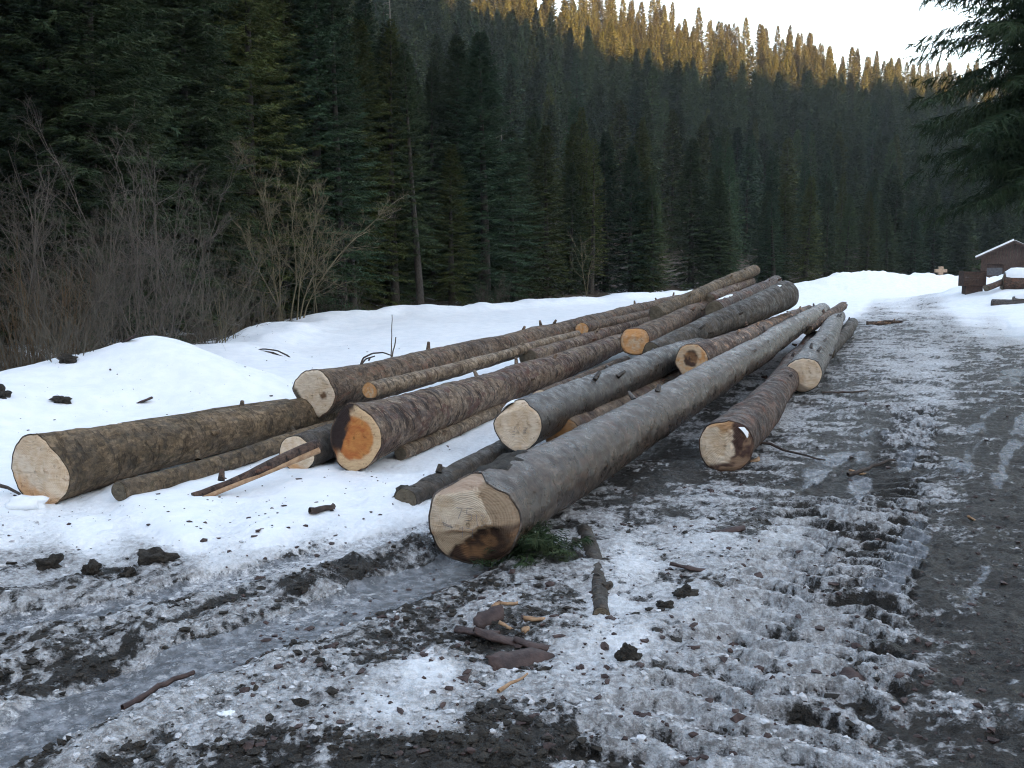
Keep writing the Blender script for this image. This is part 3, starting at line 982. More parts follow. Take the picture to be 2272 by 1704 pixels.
def face_orange(x, y, n):
    r = np.sqrt(x * x + y * y)
    return lerp(lerp(ORANGE * 1.05, WOOD, sst(0.4, 0.8, n)), BROWNW * 1.4, 0.6 * sst(0.88, 1.0, r))


AX1, AY1 = [-1.2, -1, -.4, .09, .28, .66, 1.2], [-.34, -.31, -.18, -.15, .0, .08, .10]
AX2, AY2 = [-1.2, -.6, -.4, .09, .28, .66, 1.2], [-1.1, -.80, -.57, -.22, -.06, .04, .02]


def face_a(x, y, n):                       # big front butt: pale sawn centre, torn brown lower right
    j = (n - 0.5) * 0.16
    c = lerp(PALE, WOOD, sst(0.35, 0.75, n))
    low = sst(0.02, -0.03, y - np.interp(x, AX1, AY1) + j)
    c = lerp(c, WOOD * 0.86, low)
    edge = np.exp(-((y - np.interp(x, AX1, AY1) + j) / 0.03) ** 2)
    c = lerp(c, ORANGE * 0.55, 0.75 * edge)
    dk = sst(0.02, -0.05, y - np.interp(x, AX2, AY2) + j * 2.2)
    c = lerp(c, lerp(DARKW * 1.2, BROWNW * 1.05, sst(0.45, 0.72, n)), dk)
    side = sst(0.61, 0.65, 0.91 * x + 0.41 * y)  # right facet: its shade is painted into the tint
    top = sst(0.82, 0.86, -0.22 * x + 0.975 * y)
    c = lerp(c, np.array((0.27, 0.20, 0.135)), side * (1 - 0.8 * dk))
    return lerp(c, np.array((0.40, 0.29, 0.21)), top * (1 - side))


def facez_a(x, y):
    z = np.maximum(0, (0.91 * x + 0.41 * y - 0.63)) * 1.1
    z = np.maximum(z, np.maximum(0, -0.22 * x + 0.975 * y - 0.84) * 2.6)
    d = np.interp(x, AX1, AY1) - y
    z = np.maximum(z, np.where(d > 0, 0.05 * sst(0, 0.05, d) + 0.22 * d, 0))
    d2 = np.interp(x, AX2, AY2) - y
    return np.maximum(z, np.where(d2 > 0, 0.16 * sst(0, 0.08, d2) + 0.30 * d2, 0))


def face_rot(x, y, n):                     # rotten orange heart, blackened left side, pale sapwood rim
    r = np.sqrt(x * x + y * y)
    c = lerp(np.array((0.42, 0.13, 0.035)), np.array((0.54, 0.24, 0.07)), sst(0.3, 0.7, n))
    c = lerp(c, np.array((0.16, 0.06, 0.025)), 0.7 * sst(0.62, 0.75, n))
    rim = sst(0.74, 0.84, r + (n - 0.5) * 0.2) * sst(-0.45, -0.1, x - 0.3 * y + 0.25)
    c = lerp(c, np.array((0.62, 0.44, 0.26)), rim)
    blk = sst(0.02, -0.16, x + 0.35 - 0.30 * y + (n - 0.5) * 0.4) * sst(-0.75, -0.35, y)
    return lerp(c, np.array((0.030, 0.018, 0.015)), blk)


def face_heart(x, y, n):                   # dark rotten heart
    r = np.sqrt((x * 1.1) ** 2 + (y - 0.12) ** 2)
    c = lerp(WOOD, ORANGE * 1.1, sst(0.4, 0.8, n))
    return lerp(c, lerp(DARKW * 1.6, BROWNW * 1.1, sst(0.3, 0.7, n)), sst(0.56, 0.40, r + (n - 0.5) * 0.25))


def face_m(x, y, n):
    c = lerp(PALE, WOOD * 1.02, sst(0.35, 0.8, n))
    bk = sst(-0.55, -0.68, x + 0.75 * y + 0.05 + (n - 0.5) * 0.25)
    c = lerp(c, np.array((0.15, 0.12, 0.09)), bk)
    kn = sst(0.24, 0.12, np.hypot(x - 0.62, y - 0.05) + (n - 0.5) * 0.25)
    return lerp(c, BROWNW * 0.7, kn)


def face_b(x, y, n):
    c = lerp(PALE, WOOD, sst(0.3, 0.7, n))
    c = lerp(c, ORANGE * 0.8, 0.8 * sst(0.55, 0.8, y + (n - 0.5) * 0.5))
    dk = np.maximum(sst(0.20, 0.34, x + (n - 0.5) * 0.5), sst(-0.62, -0.76, y - 0.2 * x))
    return lerp(c, lerp(np.array((0.075, 0.042, 0.034)), np.array((0.26, 0.17, 0.11)), sst(0.5, 0.68, n)), dk)


def face_s(x, y, n):
    c = lerp(WOOD * 1.04, PALE, sst(0.35, 0.7, n))
    return lerp(c, ORANGE * 1.05, 0.7 * sst(-0.35, -0.75, y + 0.4 * x + (n - 0.5) * 0.5))


def face_dull(x, y, n):
    return lerp(np.array((0.10, 0.085, 0.062)), np.array((0.15, 0.125, 0.09)), sst(0.3, 0.7, n))


def prof_from(pts):
    """Radius multiplier round the butt: list of (degrees, factor), 0 = right, 90 = up."""
    a = np.array([p[0] for p in pts], float); f = np.array([p[1] for p in pts], float)
    a = np.concatenate([a - 360, a, a + 360]); f = np.tile(f, 3)
    return lambda th: np.interp(np.degrees(th) % 360, a, f)


def make_log(label, p0, p1, d0, d1, bark, face=face_plain, prof=None, facez=None, flare=0.05, bend=0.0, seed=0,
             stubs=0, nang=40, step=0.09, name='spruce_log', broken=False, relief=1.0, bothends=False):
    p0 = np.asarray(p0, float); p1 = np.asarray(p1, float)
    Zv = p1 - p0; L = float(np.linalg.norm(Zv)); Zv /= L
    Xv = np.cross(Zv, (0, 0, 1.0)); Xv /= np.linalg.norm(Xv)
    Yv = np.cross(Zv, Xv)                                  # points down
    g = np.random.default_rng(900 + seed)
    nr = max(int(L / step), 10)
    zs = L * (np.linspace(0, 1, nr) ** 1.25)
    th = np.arange(nang) * 2 * PI / nang
    TH, ZS = np.meshgrid(th, zs)
    if prof is None:
        ph = g.uniform(0, 6.28, 3)
        prof = lambda t: 1 + 0.06 * np.cos(2 * t + ph[0]) + 0.045 * np.cos(3 * t + ph[1]) + 0.02 * np.cos(5 * t + ph[2])
    fade = np.exp(-ZS / 1.1)
    shape = 1 + (prof(TH) - 1) * (0.12 + 0.88 * fade)
    r = (d0 + (d1 - d0) * ZS / L) / 2 * shape * (1 + flare * np.exp(-ZS / 0.30))
    cx_, cy2 = np.cos(TH), -np.sin(TH)
    nz = vn3(cx_ * r * 7, cy2 * r * 7, ZS * 2.2, seed) - 0.5
    nz2 = vn3(cx_ * r * 26, cy2 * r * 26, ZS * 16, seed + 3) - 0.5
    nz3 = vn3(cx_ * r * 3, cy2 * r * 3, ZS * 0.9, seed + 5) - 0.5
    r = r + relief * (nz * 0.020 + nz2 * 0.015 + nz3 * 0.026) * min(1.0, d0 / 0.3)
    bx = bend * np.sin(PI * ZS / L) + 0.07 * min(1, d0 / 0.3) * (vn3(ZS * 0.45, ZS * 0 + seed, ZS * 0) - vn3(ZS[:1, :1] * 0, ZS[:1, :1] * 0 + seed, ZS[:1, :1] * 0))
    x = cx_ * r + bx; y = cy2 * r + bend * 0.4 * np.sin(2 * PI * ZS / L)
    z = ZS.copy()
    if facez is None and d0 > 0.18:
        aa = g.uniform(0, 6.28, 2)
        facez = facet((math.cos(aa[0]), math.sin(aa[0]), g.uniform(0.35, 0.7), 0.45, 0.03), (math.cos(aa[1]), math.sin(aa[1]), g.uniform(0.0, 0.5), 0.06, 0.035))
    fz = facez or (lambda xx, yy: 0 * xx)
    rb = d0 / 2
    z0 = fz(x[0] / rb, -y[0] / rb) * rb + 0.05 * rb * (vn3(cx_[0] * 2.2, cy2[0] * 2.2, 0 * cx_[0], seed + 21) + 0.6 * vn3(cx_[0] * 7, cy2[0] * 7, 0 * cx_[0], seed + 22))
    for kk in range(nr):                                   # the cut pushes the first rings back
        z[kk] = np.maximum(z[kk], z0 + 0.006 * kk)
    if broken:
        tail = sst(L - 0.35, L, ZS)
        z = z + tail * (vn3(cx_ * 3, cy2 * 3, ZS * 0 + seed, 7) - 0.4) * 0.5
        x = x * (1 - 0.55 * tail); y = y * (1 - 0.55 * tail)
    rows = [np.stack([x[k], y[k], z[k]], 1) for k in range(nr)]
    lip = np.stack([x[0] * 0.955, y[0] * 0.955, z[0] + 0.002], 1)
    V = np.concatenate([lip] + rows + [np.array([[x[-1].mean(), y[-1].mean(), z[-1].mean() + 0.01]])])
    F4 = grid_faces(nr + 1, nang, True)
    last = nr * nang + np.arange(nang)
    F3 = np.stack([last, np.roll(last, -1), np.full(nang, len(V) - 1)], 1)
    o = obj(name, mesh_np(name, V, [F4, F3], bark))
    o.matrix_world = Matrix(((Xv[0], Yv[0], Zv[0], p0[0]), (Xv[1], Yv[1], Zv[1], p0[1]), (Xv[2], Yv[2], Zv[2], p0[2]), (0, 0, 0, 1)))
    tag(o, label, 'log', 'felled spruce logs in the pile')
    if face is None:
        face = face_dull
    if True:
        nring = 26 if d0 > 0.35 else 16
        fr = np.linspace(0, 1, nring)[1:, None]
        fx = fr * (x[0] * 0.957)[None]; fy = fr * (y[0] * 0.957)[None]
        fx = np.concatenate([[0.0], fx.ravel()]); fy = np.concatenate([[0.0], fy.ravel()])
        zz = fz(fx / rb, -fy / rb) * rb
        rim = np.concatenate([[0.0], np.repeat(fr.ravel(), nang)])
        zz = zz * (1 - sst(0.93, 1, rim)) + np.concatenate([[0], np.tile(z[0], nring - 1)]) * sst(0.93, 1, rim)
        nn = 0.6 * vn3(fx / rb * 3.2, fy / rb * 3.2, zz * 0, seed + 11) + 0.4 * vn3(fx / rb * 9, fy / rb * 9, zz * 0, seed + 12)
        zz = zz + (nn - 0.5) * 0.012 * (rim < 0.99)
        ring = grid_faces(nring - 1, nang, True) + 1
        c3 = np.stack([np.zeros(nang, int), 1 + np.arange(nang), 1 + (np.arange(nang) + 1) % nang], 1)
        me = mesh_np('cut_face', np.stack([fx, fy, zz], 1), [ring, c3], M_FACE, True)
        tint = face(fx / rb, -fy / rb, nn)
        a = me.attributes.new('tint', 'FLOAT_COLOR', 'POINT')
        a.data.foreach_set('color', np.concatenate([np.clip(tint, 0, 1), np.ones((len(tint), 1))], 1).astype(np.float32).ravel())
        obj('cut_face', me, o)
    for q in range(stubs):
        zt = L * g.uniform(0.10, 0.95); tt = g.uniform(-0.2, PI + 0.2)
        rr = (d0 + (d1 - d0) * zt / L) / 2
        b = np.array((math.cos(tt) * rr * 0.93, -math.sin(tt) * rr * 0.93, zt))
        dv = np.array((math.cos(tt), -math.sin(tt), 0.55)); ln = g.uniform(0.03, 0.07) + 0.12 * rr
        P = np.stack([b, b + dv * ln * 0.5, b + dv * ln])[None]
        V, F = tubes(P, np.array([0.026]), np.array([0.017]), 7)
        cap = len(V)
        V = np.concatenate([V, [b + dv * ln * 1.01]])
        F3 = np.stack([cap - 7 + np.arange(7), cap - 7 + (np.arange(7) + 1) % 7, np.full(7, cap)], 1)
        obj('branch_stub', mesh_np('branch_stub', V, [F, F3], bark), o)
    return o


def strokes(parent, lines, zface, rb, w=0.0024):
    """Pencil writing on a sawn face: polylines in face units (x right, y up)."""
    parts = []
    for ln in lines:
        P = np.array([(q[0] * rb, -q[1] * rb, 0.0) for q in ln])
        P[:, 2] = zface(P[:, 0] / rb, -P[:, 1] / rb) * rb - 0.005
        parts.append(tubes(P[None], np.array([w]), np.array([w]), 4))
    V, F = join_vf(parts)
    return obj('pencil_writing', mesh_np('pencil_writing', V, F, M_PENCIL), parent)


def facet(*planes):
    """Chainsaw facets: each plane (nx, ny, offset, slope, step) pushes the face back beyond a line."""
    def f(x, y):
        z = 0 * x
        for nx, ny, of, sl, stp in planes:
            d = nx * x + ny * y - of
            z = np.maximum(z, np.where(d > 0, d * sl + stp * sst(0, 0.06, d), 0))
        return z
    return f


OCT = prof_from([(0, 1.03), (22, 1.0), (45, 1.0), (75, 0.98), (90, 1.02), (125, 1.0), (142, 1.06), (165, 0.98), (190, 0.99), (218, 1.08), (245, 1.0), (270, 0.97), (295, 0.97), (320, 1.0), (340, 1.0)])
FA = facez_a
la = make_log('thickest nearest log with faceted pale sawn butt and torn brown lower edge', at(1038, 1166, 5.1), at(1822, 690, 20.5),
              0.43, 0.33, BARK['grey'], face_a, OCT, FA, 0.13, 0.03, 1, 10, 64, 0.06)
strokes(la, [[(-.26, .38), (-.12, .38), (-.22, .14)], [(.12, .40), (.0, .40), (-.02, .27), (.10, .26), (.10, .14), (-.03, .12)],
             [(.22, .28), (.24, .02)], [(.32, .28), (.42, .24), (.34, .16), (.44, .10), (.33, .02)],
             [(-.20, -.10), (-.12, -.04), (-.17, -.30)], [(-.04, -.05), (.12, -.07), (.04, -.32)],
             [(-.62, .02), (-.40, -.06)], [(-.60, -.04), (-.36, -.09), (-.42, -.02)]], FA, 0.243, 0.0016)
E_PROF = prof_from([(0, 1.02), (30, 1.0), (55, 0.92), (80, 0.98), (100, 1.0), (130, 0.86), (160, 0.94), (180, 1.06), (210, 1.02), (250, 1.0), (280, 1.03), (320, 0.96)])
FE = facet((-0.35, 0.94, 0.62, 1.2, 0.05))
le = make_log('dark wet log with pale pencil-marked end resting behind the thickest log', at(1148, 944, 7.6), at(1605, 743, 15.2),
              0.39, 0.30, BARK['slate'], face_plain, E_PROF, FE, 0.04, 0.02, 2, 8, 48, 0.07)
strokes(le, [[(-.14, -.20), (-.10, -.02), (.06, -.28), (.10, -.06)], [(.26, -.04), (.38, -.06), (.28, -.18), (.40, -.28), (.28, -.30), (.44, -.05)],
             [(-.24, -.24), (-.10, -.25)], [(-.25, -.36), (-.11, -.37)], [(-.24, -.48), (-.12, -.47)]], FE, 0.195, 0.0016)
L_PROF = prof_from([(0, 1.0), (40, 0.95), (70, 0.98), (110, 1.10), (140, 1.02), (180, 1.04), (215, 0.98), (245, 1.04), (265, 1.12), (285, 1.0), (320, 0.96)])
FL = facet((-0.9, 0.42, 0.30, 0.5, 0.06))
make_log('long thick log with rotten orange heart and blackened edge on its butt', at(785, 972, 7.4), at(1482, 724, 20.7),
         0.43, 0.25, BARK['scuffed'], face_rot, L_PROF, FL, 0.16, 0.04, 3, 16, 56, 0.07)
M_PROF = prof_from([(0, 1.03), (30, 1.02), (70, 1.12), (95, 1.04), (125, 0.96), (150, 1.0), (180, 1.0), (215, 0.98), (250, 1.12), (275, 1.08), (300, 0.94), (335, 0.96)])
make_log('brown log with pale heart-shaped sawn end lying over the leftmost logs', at(692, 878, 9.0), at(1562, 652, 25.0),
         0.41, 0.24, BARK['brown'], face_m, M_PROF, facet((-0.66, -0.75, 0.52, 0.9, 0)), 0.13, 0.05, 4, 14, 48, 0.1)
S_PROF = prof_from([(0, 1.0), (45, 0.98), (80, 1.10), (110, 1.06), (150, 0.98), (180, 1.0), (225, 1.04), (260, 1.12), (290, 1.02), (330, 1.0)])
ls = make_log('mossy leftmost log with big flared butt half sunk in white snow', at(78, 1048, 6.5), at(748, 901, 9.6),
              0.43, 0.29, BARK['moss'], face_s, S_PROF, None, 0.13, -0.03, 5, 2, 56, 0.05)
make_log('red-brown log with ragged pale butt lying flat at the road edge', at(1607, 990, 7.55), at(1802, 748, 19.3),
         0.39, 0.27, BARK['red'], face_b, prof_from([(0, .98), (40, 1.04), (80, 0.98), (100, 0.96), (135, 1.08), (180, 1.0), (225, 1.06), (270, 0.95), (315, 1.05)]),
         facet((1, 0.1, 0.28, 0.35, 0.05)), 0.05, 0.02, 6, 8, 48, 0.08)
make_log('log with clean tan oval end touching the muddy road', at(1780, 829, 12.0), at(1862, 702, 21.2),
         0.45, 0.32, BARK['slate'], face_plain, prof_from([(0, 1.02), (40, 1.02), (65, 0.86), (100, 0.82), (140, 0.9), (180, 1.0), (225, 1.02), (270, 1.06), (310, 1.03)]),
         None, 0.03, 0.02, 7, 6, 36, 0.12)
make_log('short dark log end lowest at the right side of the pile', at(1832, 785, 16.5), at(1887, 717, 22.6),
         0.30, 0.26, BARK['mud'], face_dull, None, None, 0.02, 0.0, 8, 2, 28, 0.15)
make_log('log with dark rotten heart in its tan end lying on the pile', at(1533, 800, 11.0), at(1792, 688, 21.0),
         0.37, 0.21, BARK['peeled'], face_heart, prof_from([(0, 1.0), (60, 0.98), (90, 1.0), (180, 0.98), (215, 0.86), (250, 1.14), (280, 1.06), (310, 1.08), (335, 1.12)]),
         facet((0.45, -0.9, 0.72, 0.8, 0)), 0.04, 0.03, 9, 10, 40, 0.1)
make_log('low brown log squeezed between the thickest log and the rotten-hearted one', at(1545, 797, 12.6), at(1748, 731, 18.4),
         0.26, 0.22, BARK['red'], None, None, None, 0.0, 0.0, 10, 5, 28, 0.15)
make_log('dark thick log with rounded butt facing away at the far end', at(1445, 786, 12.0), at(1744, 655, 17.6),
         0.28, 0.52, BARK['mud'], None, None, None, 0.0, 0.0, 11, 4, 36, 0.12)
make_log('shaded log with brown sawn end wedged under the dark wet log', at(1250, 967, 8.2), at(1530, 822, 13.4),
         0.31, 0.24, BARK['scuffed'], lambda x, y, n: face_orange(x, y, n) * 0.55, None, None, 0.02, 0.02, 12, 6, 36, 0.1)
make_log('log with bright orange sawn end sitting on top of the pile', at(1408, 757, 12.5), at(1602, 666, 20.0),
         0.36, 0.26, BARK['brown'], face_orange, prof_from([(0, 1.0), (45, 1.02), (75, 0.84), (105, 0.84), (135, 1.02), (180, 1.0), (225, 1.04), (265, 0.92), (300, 1.0)]),
         None, 0.05, 0.02, 13, 8, 36, 0.12)
make_log('log with dull greenish brown end high on the pile, frosted along its top', at(1585, 692, 15.5), at(1728, 622, 24.0),
         0.34, 0.24, BARK['red'], face_dull, prof_from([(0, .92), (90, 1.1), (180, .92), (270, 1.1)]), None, 0.02, 0.02, 14, 6, 30, 0.15)
make_log('thin pale log lying between the two long brown logs', at(819, 867, 8.9), at(1278, 742, 14.6),
         0.148, 0.115, BARK['pale'], face_orange, None, None, 0.02, 0.03, 15, 6, 24, 0.1)
make_log('slender log with small round orange end at the back of the pile', at(1291, 730, 15.0), at(1562, 668, 23.0),
         0.20, 0.17, BARK['brown'], face_orange, None, None, 0.02, 0.02, 16, 6, 24, 0.15)
make_log('scuffed log lying behind the rotten-butted log without a visible end', at(1172, 798, 12.4), at(1522, 682, 22.0),
         0.26, 0.21, BARK['scuffed'], face_dull, None, None, 0.0, 0.02, 17, 10, 28, 0.14)
make_log('topmost log whose far end points up against the forest', at(1455, 697, 15.6), at(1672, 600, 22.0),
         0.26, 0.255, BARK['moss'], None, None, None, 0.0, 0.02, 18, 5, 28, 0.14)
make_log('scuffed log just below the topmost one at the far end', at(1572, 664, 17.8), at(1668, 625, 21.6),
         0.22, 0.20, BARK['scuffed'], None, None, None, 0.0, 0.0, 19, 4, 26, 0.14)
make_log('thin mottled log lying beside the mossy leftmost log', at(262, 1091, 6.5), at(742, 951, 9.05),
         0.125, 0.165, BARK['moss'], face_dull, None, None, 0.0, 0.03, 20, 2, 30, 0.06)
make_log('short log with round tan end under the rotten-butted log', at(655, 1006, 7.46), at(902, 925, 9.35),
         0.285, 0.26, BARK['mud'], face_s, None, None, 0.02, 0.0, 21, 1, 36, 0.08)
make_log('thin bare-looking log on the slush below the rotten-butted log', at(888, 1006, 7.9), at(1125, 902, 10.5),
         0.115, 0.13, BARK['pale'], face_dull, None, None, 0.0, 0.02, 22, 3, 24, 0.08)
make_log('muddy dark log half buried left of the thickest log', at(898, 1108, 6.42), at(1190, 958, 9.0),
         0.15, 0.16, BARK['mud'], face_dull, None, None, 0.0, 0.02, 23, 3, 30, 0.06, relief=2.2)
make_log('log showing only a sliver of tan end above the dark wet log', at(1197, 882, 10.6), at(1390, 800, 14.5),
         0.17, 0.15, BARK['brown'], face_s, None, None, 0.0, 0.0, 24, 0, 24, 0.15)
make_log('small log with tan end peeking out behind the mossy leftmost log', at(262, 962, 8.6), at(640, 905, 10.2),
         0.20, 0.20, BARK['moss'], face_s, None, None, 0.0, 0.0, 25, 0, 28, 0.1)
make_log('thin log with snapped splintered tip at the far right end', at(1790, 730, 17.4), at(1876, 676, 21.6),
         0.19, 0.20, BARK['peeled'], None, None, None, 0.0, 0.0, 26, 3, 24, 0.12, broken=True)
o = make_log('half-buried bark-covered branch running towards the camera below the thickest log', onz(1334, 1365, -0.012), onz(1298, 1180, -0.02),
             0.075, 0.105, BARK['mud'], face_dull, None, None, 0.0, 0.02, 27, 2, 24, 0.04, name='buried_branch', relief=2.0)
o['category'] = 'branch'
del o['group']
o = make_log('small broken log piece lying across the road beyond the pile', at(1922, 718, 26.2), at(1990, 715, 26.0),
             0.12, 0.13, BARK['peeled'], face_dull, None, None, 0.0, 0.03, 28, 2, 22, 0.05, name='log_piece', broken=True)
del o['group']

# split red stick leaning on the butts
p0 = at(428, 1102, 6.58); p1 = at(706, 986, 7.12)
o = make_log('split red-brown stick leaning from the snow onto the round tan end', p0, p1, 0.055, 0.085, BARK['red'], None, None, None, 0, 0.03, 29, 1, 18, 0.05, name='split_stick', relief=1.6)
o['category'] = 'stick'; del o['group']
P = np.linspace(p0 + np.array((0.05, 0, -0.012)), p1 + np.array((0.0, -0.01, -0.035)), 8)[None]
V, F = tubes(P + np.array((0.012, -0.028, 0.0)), np.array([0.016]), np.array([0.026]), 6)
_mi = o.matrix_world.inverted()
V = np.array([_mi @ Vector(v) for v in V])
obj('bare_wood', mesh_np('bare_wood', V, F, M_CHIP), o)

# snow and mud clinging to logs
def blob(name, mat, centre, size, seed, parent=None, sub=3, rough=0.35):
    import bmesh
    bm = bmesh.new()
    bmesh.ops.create_icosphere(bm, subdivisions=sub, radius=1.0)
    V = np.array([v.co[:] for v in bm.verts]); F = np.array([[v.index for v in f.verts] for f in bm.faces])
    bm.free()
    n = vn3(V[:, 0] * 1.8, V[:, 1] * 1.8, V[:, 2] * 1.8, seed) - 0.5 + 0.5 * (vn3(V[:, 0] * 4.5, V[:, 1] * 4.5, V[:, 2] * 4.5, seed + 1) - 0.5)
    V = V * (1 + rough * 1.6 * n)[:, None] * np.asarray(size)
    o = obj(name, mesh_np(name, V, F, mat), None, centre)
    if parent is not None:
        o.parent = parent
        o.matrix_parent_inverse = parent.matrix_world.inverted()
    return o


bpy.context.view_layer.update()


def log_patch(o, name, mat, L, d0, d1, z0, z1, a0, a1, thick, seed):
    """A patch of snow or mud lying on a log, in the log's own axes (angle 90 = top)."""
    n, m = 26, 15
    t = np.linspace(0, 1, n)[:, None]; a = np.linspace(0, 1, m)[None]
    z = z0 + (z1 - z0) * t + 0 * a
    edge = np.sin(PI * t) ** 0.5 * np.sin(PI * a) ** 0.5
    th = np.radians(a0 + (a1 - a0) * (0.5 + (a - 0.5) * (0.45 + 0.9 * fbm2(t * 6 + seed, t * 0, 3, seed))))
    r = (d0 + (d1 - d0) * z / L) / 2
    h = fbm2(z * 14, th * 5, 3, seed)
    r = r - 0.012 + (0.014 + thick * (0.35 + 1.2 * h)) * edge
    V = np.stack([np.cos(th) * r, -np.sin(th) * r, z], -1).reshape(-1, 3)
    return obj(name, mesh_np(name, V, grid_faces(n, m), mat), o)


BYLAB = {q['label']: q for q in bpy.data.objects if q.get('category') == 'log'}
for key_, nm, mt, args in (
    ('thickest nearest', 'mud_patch', M_CLOD, (16.9, .43, .33, .14, .75, 70, 150, .030, 3)),
    ('thickest nearest', 'mud_patch', M_CLOD, (16.9, .43, .33, .55, .95, 95, 150, .045, 4)),
    ('red-brown log with ragged', 'snow_patch', M_SNOW, (12.5, .39, .27, .02, .26, 20, 60, .022, 5)),
    ('log with dull greenish', 'snow_patch', M_SNOW, (9.2, .34, .24, .05, 2.2, 75, 125, .006, 6)),
    ('dark thick log', 'snow_patch', M_SNOW, (7.2, .28, .52, 5.4, 6.5, 70, 110, .006, 7)),
    ('topmost log', 'snow_patch', M_SNOW, (7.6, .26, .255, 2.0, 2.5, 110, 170, .03, 8)),
    ('mossy leftmost', 'bare_strip', M_CHIP, (3.7, .43, .29, .35, 2.2, 104, 112, .004, 12)),
    ('dark wet log', 'snow_patch', M_SNOW, (8.1, .39, .30, .04, .22, 105, 150, .010, 9))):
    for lb, q in BYLAB.items():
        if lb.startswith(key_):
            log_patch(q, nm, mt, *args)

# ------------------------------------------------------------------ bare shrubs and saplings
def grow(g, base, dirv, length, m=6, curl=0.18, up=0.05):
    n = len(base)
    P = np.empty((n, m, 3)); P[:, 0] = base
    d = norm(dirv)
    for k in range(1, m):
        d = norm(d + g.normal(0, curl, (n, 3)) + np.array((0, 0, up)))
        P[:, k] = P[:, k - 1] + d * (length / (m - 1))[:, None]
    return P


def sprout(g, P, k, frac, spread, lo=0.2, up=0.1):
    n, m, _ = P.shape
    idx = np.repeat(np.arange(n), k)
    t = lo + (0.98 - lo) * g.random(len(idx))
    f = t * (m - 1); i = np.minimum(f.astype(int), m - 2); w = (f - i)[:, None]
    b = P[idx, i] * (1 - w) + P[idx, i + 1] * w
    tang = norm(P[idx, i + 1] - P[idx, i])
    L = np.linalg.norm(P[idx, -1] - P[idx, 0], axis=1)
    d = norm(tang + g.normal(0, spread, (len(idx), 3)) + np.array((0, 0, up)))
    return b, d, L * frac * g.uniform(0.5, 1.2, len(idx)) * (1.15 - 0.6 * t)


def shrub_mesh(name, seed, stems, H, spread, mat, k1=9, k2=6, k3=0, r=0.018, curl=0.12, base_r=0.35):
    g = np.random.default_rng(seed)
    a = g.uniform(0, 6.28, stems)
    b = np.stack([np.cos(a), np.sin(a), np.zeros(stems)], 1) * base_r * np.sqrt(g.random((stems, 1)))
    b[:, 2] = -0.15
    d = np.stack([np.cos(a) * spread * g.random(stems), np.sin(a) * spread * g.random(stems), np.ones(stems)], 1)
    P0 = grow(g, b, d, H * g.uniform(0.6, 1.05, stems), 9, curl, 0.02)
    parts = [tubes(P0, np.full(stems, r), np.full(stems, r * 0.25), 5)]
    b, d, l = sprout(g, P0, k1, 0.42, 0.55, 0.18)
    P1 = grow(g, b, d, l, 6, 0.16, 0.04)
    parts.append(tubes(P1, np.full(len(b), r * 0.42), np.full(len(b), r * 0.14), 3))
    b, d, l = sprout(g, P1, k2, 0.5, 0.6, 0.15)
    P2 = grow(g, b, d, l, 5, 0.16, 0.03)
    parts.append(tubes(P2, np.full(len(b), r * 0.20), np.full(len(b), r * 0.10), 3))
    if k3:
        b, d, l = sprout(g, P2, k3, 0.6, 0.6, 0.1)
        P3 = grow(g, b, d, l, 4, 0.15, 0.02)
        parts.append(tubes(P3, np.full(len(b), r * 0.14), np.full(len(b), r * 0.08), 3))
    st = mesh_np(name + '_stems', *parts[0], mat)
    tw = mesh_np(name + '_twigs', *join_vf(parts[1:]), mat)
    return st, tw


SHR = {
    'tall': shrub_mesh('tall_shrub', 1, 12, 4.6, 0.65, M_TWIGGREY, 9, 6, 2, 0.018, 0.11, 0.6),
    'dense': shrub_mesh('dense_shrub', 2, 17, 3.4, 0.8, M_TWIG, 8, 5, 2, 0.012, 0.12, 0.7),
    'pale': shrub_mesh('pale_tree', 3, 7, 5.2, 0.40, M_TWIGPALE, 13, 8, 4, 0.026, 0.09, 0.5),
    'red': shrub_mesh('willow', 4, 34, 2.0, 0.45, M_TWIGRED, 3, 2, 0, 0.008, 0.06, 0.55),
    'low': shrub_mesh('low_shrub', 5, 22, 1.5, 1.1, M_TWIG, 8, 5, 0, 0.009, 0.15, 0.35),
    'sap': shrub_mesh('sapling', 6, 2, 4.2, 0.12, M_TWIGPALE, 7, 5, 2, 0.024, 0.05, 0.15),
    'dry': shrub_mesh('dry_stalk', 7, 3, 1.3, 0.35, M_TWIGPALE, 4, 2, 0, 0.012, 0.06, 0.1),
}


def place_shrub(key, name, u, v, depth, sc, rz, label, group=None, cat='shrub'):
    p = at(u, v, depth)
    o = empty(name, (p[0], p[1], ground_z(p[0], p[1])), rz)
    o.scale = sc if isinstance(sc, tuple) else (sc, sc, sc)
    obj('stems', SHR[key][0], o); obj('twigs', SHR[key][1], o)
    tag(o, label, cat, group)
    return o


